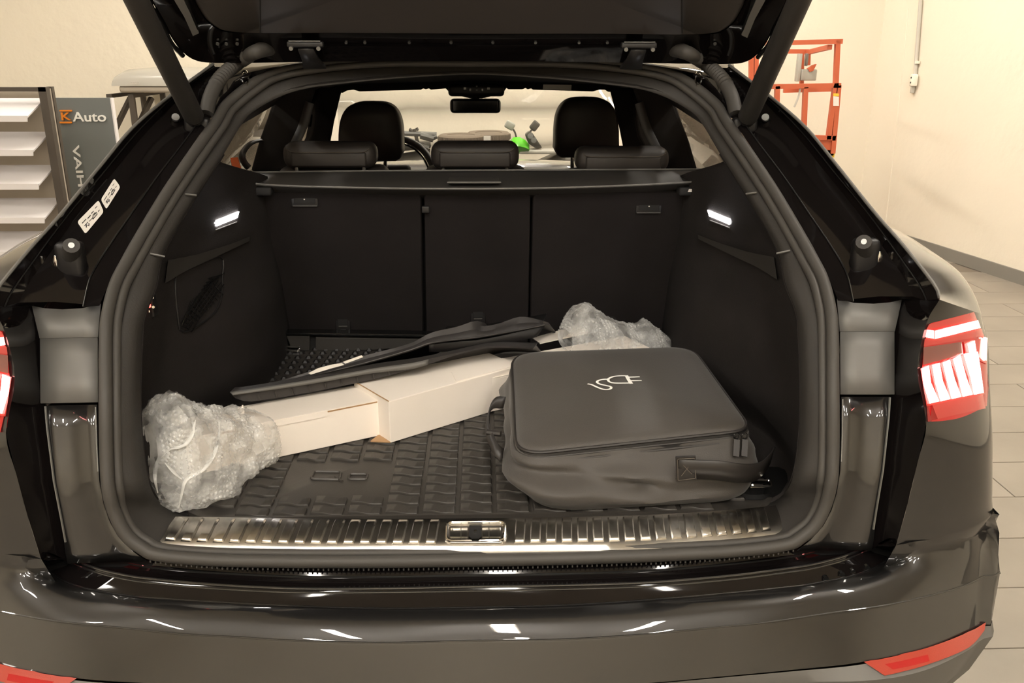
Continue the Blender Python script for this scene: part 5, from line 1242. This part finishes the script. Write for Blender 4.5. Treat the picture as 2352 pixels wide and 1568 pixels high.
MB().rbox(onY(1834, 155, YL2-.1), (.03, .06, .22), .006).build('control_lever', 'lift_grey', cbx); MB().rbox(onY(1852, 137, YL2-.1), (.022, .04, .10), .006).build('control_handle', 'grey_metal', cbx)
MB().prism([onY(x, y, YL2-.15) for x, y in ((1856, 158), (1868, 150), (1876, 147), (1868, 163), (1860, 165))], (0, .04, 0)).build('control_guard', 'orange', cbx, smooth=False)
MB().tube(spline([onY(1838, 203, YL), onY(1834, 222, YL), onY(1824, 246, YL)], 10), .008, 6).build('lift_cable', 'conduit', lf)
MB().prism([onY(x, y, YL-.022) for x, y in ((1914, 221), (1927, 222), (1927, 243), (1914, 243))], (0, .003, 0)).build('lift_label', 'label', lf, smooth=False)
MB().prism([onY(x, y, YL-.022) for x, y in ((1914, 214), (1927, 215), (1927, 221), (1914, 221))], (0, .003, 0)).build('warning_label', 'yellow', lf, smooth=False)
zf = onY(1850, 352, YL).z
xa, xb = onY(1700, 352, YL).x, onY(1915, 352, YL).x
MB().box(((xa+xb)/2, (YL+YL2)/2, zf), (xb-xa, YL2-YL, .05)).build('lift_platform', 'orange', lf, smooth=False)
for x in (xa+.1, xb-.1):
    MB().bar((x, YL+.1, .1), (x, YL2-.1, zf), .06).build('scissor_arm', 'orange', lf, smooth=False); MB().bar((x, YL2-.1, .1), (x, YL+.1, zf), .06).build('scissor_arm', 'orange', lf, smooth=False)
MB().rbox(((xa+xb)/2, (YL+YL2)/2, .1), (xb-xa, YL2-YL, .2), .03).build('lift_base', 'orange', lf)

# ---- motorcycles beyond the windscreen
def bike(name, x, Y, ztop, col, label, tilt, mirrors):
    b = thing(name, (x, Y, 0), label, 'motorcycle')
    for dx in (-.68, .68):
        w = [V((x+dx+.30*math.cos(t*math.pi/14), Y, .31+.30*math.sin(t*math.pi/14))) for t in range(28)]
        o = MB().tube(w, .055, 8, closed=True).build('bike_wheel', 'bike_dark', b)
        MB().tube([V((x+dx, Y-.08, .31)), V((x+dx, Y+.08, .31))], .05, 10).build('wheel_hub', 'grey_metal', o)
        MB().bar((x+dx, Y-.04, .31), (x+dx*.62, Y-.04, .78), .035).build('fork_leg', 'grey_metal', b, smooth=False)
    rows = []
    for t, (dx, hw, zlo, zhi) in enumerate(((-.55, .05, .62, .80), (-.30, .15, .45, ztop-.05), (-.05, .18, .35, ztop), (.2, .14, .45, ztop-.06), (.5, .11, .62, ztop-.10), (.75, .05, .72, ztop-.06))):
        rows.append([V((x+dx, Y+hw*math.cos(a*math.pi/6), (zlo+zhi)/2+(zhi-zlo)/2*math.sin(a*math.pi/6))) for a in range(12)])
    MB().grid(rows, cv=True).build('bike_body', col, b, angle=60)
    MB().grid([[V((x+.12, Y-.12, ztop-.05)), V((x+.12, Y+.12, ztop-.05))], [V((x+.4, Y-.13, ztop-.03)), V((x+.4, Y+.13, ztop-.03))], [V((x+.75, Y-.07, ztop+.0)), V((x+.75, Y+.07, ztop+.0))]]).build('bike_seat', 'bike_dark', b, solid=.05)
    return b
g0 = onY(1192, 330, 7.0)
gb = bike('motorcycle', g0.x+.62, 7.0, g0.z+.0, 'bike_dark', 'bright green motorcycle seen through the windscreen beside the right headrest', 0, True)
rows = []
for x, y0, y1 in ((1172, 330, 340), (1180, 320, 346), (1192, 319, 348), (1204, 326, 346), (1212, 336, 344)):
    p0, p1 = onY(x, y0, 6.85), onY(x, y1, 6.85); rows.append([p0, (p0+p1)/2+V((0, -.06, 0)), p1])
MB().grid(rows).build('bike_fairing', 'green', gb, solid=.02, angle=60)
for (mx, my), (bx2, by2) in (((1171, 288), (1187, 320)), ((1228, 289), (1208, 312))):
    p = onY(mx, my, 6.9); ml_ = MB().rbox(p, (.075, .03, .06), .014, Matrix.Rotation(.5 if mx < 1200 else -.9, 3, 'Y')).build('bike_mirror', 'lift_grey' if mx < 1200 else 'bike_dark', gb)
    MB().tube(spline([p, onY((mx+bx2)/2+3, (my+by2)/2-2, 6.9), onY(bx2, by2, 6.9)], 8), .008, 6).build('mirror_stalk', 'bike_dark', ml_)
MB().prism([onY(x, y, 6.88) for x, y in ((1206, 309), (1216, 301), (1225, 308), (1236, 325), (1246, 340), (1232, 342), (1214, 330), (1209, 318))], (0, .08, 0)).build('bike_fork_crown', 'bike_dark', gb, smooth=False, bevel=.01)
for x, y in ((1218, 312), (1226, 322)): MB().tube([onY(x, y, 6.87), onY(x, y, 6.85)], .022, 10).build('bike_gauge', 'grey_metal', gb)
MB().rbox(onY(1245, 347, 6.9), (.36, .16, .03), .012).build('bike_screen', 'conduit', gb)
d0 = onY(950, 318, 7.15)
db = bike('motorcycle', d0.x-.62, 7.15, d0.z-.02, 'bike_dark', 'dark motorcycle partly hidden behind the left front headrest', 0, False)
for p0, p1, r in (((926, 306), (1003, 309), .02), ((951, 296), (960, 330), .014), ((957, 293), (960, 300), .010), ((940, 325), (985, 340), .025), ((985, 320), (1003, 312), .022), ((966, 310), (996, 318), .03), ((950, 303), (940, 296), .012)):
    MB().tube([onY(*p0, 7.0), onY(*p1, 7.0)], r, 8).build('bike_handlebar', 'bike_dark' if r < .02 else 'grey_metal', db)
# ---- stacked tyres by the back wall
def tyre(x0, x1, y0, y1, Y, label):
    a, b = onY(x0, y0, Y), onY(x1, y1, Y); c = (a+b)/2; R_ = (b.x-a.x)/2; hz = abs(a.z-b.z); t = thing('tyre_stack', (c.x, Y, 0), label, 'tyres')
    k = 0; z = c.z; nst = max(1, int((c.z+hz/2)/hz)); hz = (c.z+hz/2)/nst; z = hz*(nst-.5)
    for _k in range(nst):
        rows = []
        for i in range(32):
            an = 2*math.pi*i/32; d = V((math.cos(an), math.sin(an), 0)); rows.append([V((c.x, Y, z))+d*(R_-.0)+V((0, 0, hz*.30)), V((c.x, Y, z))+d*(R_-.02)+V((0, 0, hz*.48)), V((c.x, Y, z))+d*R_*.62+V((0, 0, hz*.42)), V((c.x, Y, z))+d*R_*.6-V((0, 0, hz*.42)), V((c.x, Y, z))+d*(R_-.02)-V((0, 0, hz*.48)), V((c.x, Y, z))+d*R_-V((0, 0, hz*.30))])
        MB().grid(rows, cu=True, cv=True).build('tyre', 'tyre', t, angle=30)
        if k == 0:
            MB().tube([V((c.x, Y, z+hz*.2)), V((c.x, Y, z+hz*.36))], R_*.63, 28).build('wheel_disc', 'tyre', t)
            tr_ = MB()
            for i in range(60):
                an = 2*math.pi*i/60; d = V((math.cos(an), math.sin(an), 0)); tr_.bar(V((c.x, Y, z-hz*.25))+d*R_, V((c.x, Y, z+hz*.25))+d*R_, .008, .012)
            tr_.build('tread', 'tyre', t, smooth=False, kind='stuff')
        z -= hz; k += 1
    return t
tyre(1072, 1172, 302, 323, 7.95, 'brown grey tyre stack farther back seen above the centre headrest')
t2 = tyre(1006, 1112, 308, 328, 7.6, 'nearer tyre stack with a white tag seen above the centre headrest')
MB().prism([onY(x, y, 7.38) for x, y in ((1111, 312), (1127, 312), (1127, 326), (1111, 325))], (0, .004, 0)).build('white_tag', 'label', t2, smooth=False)
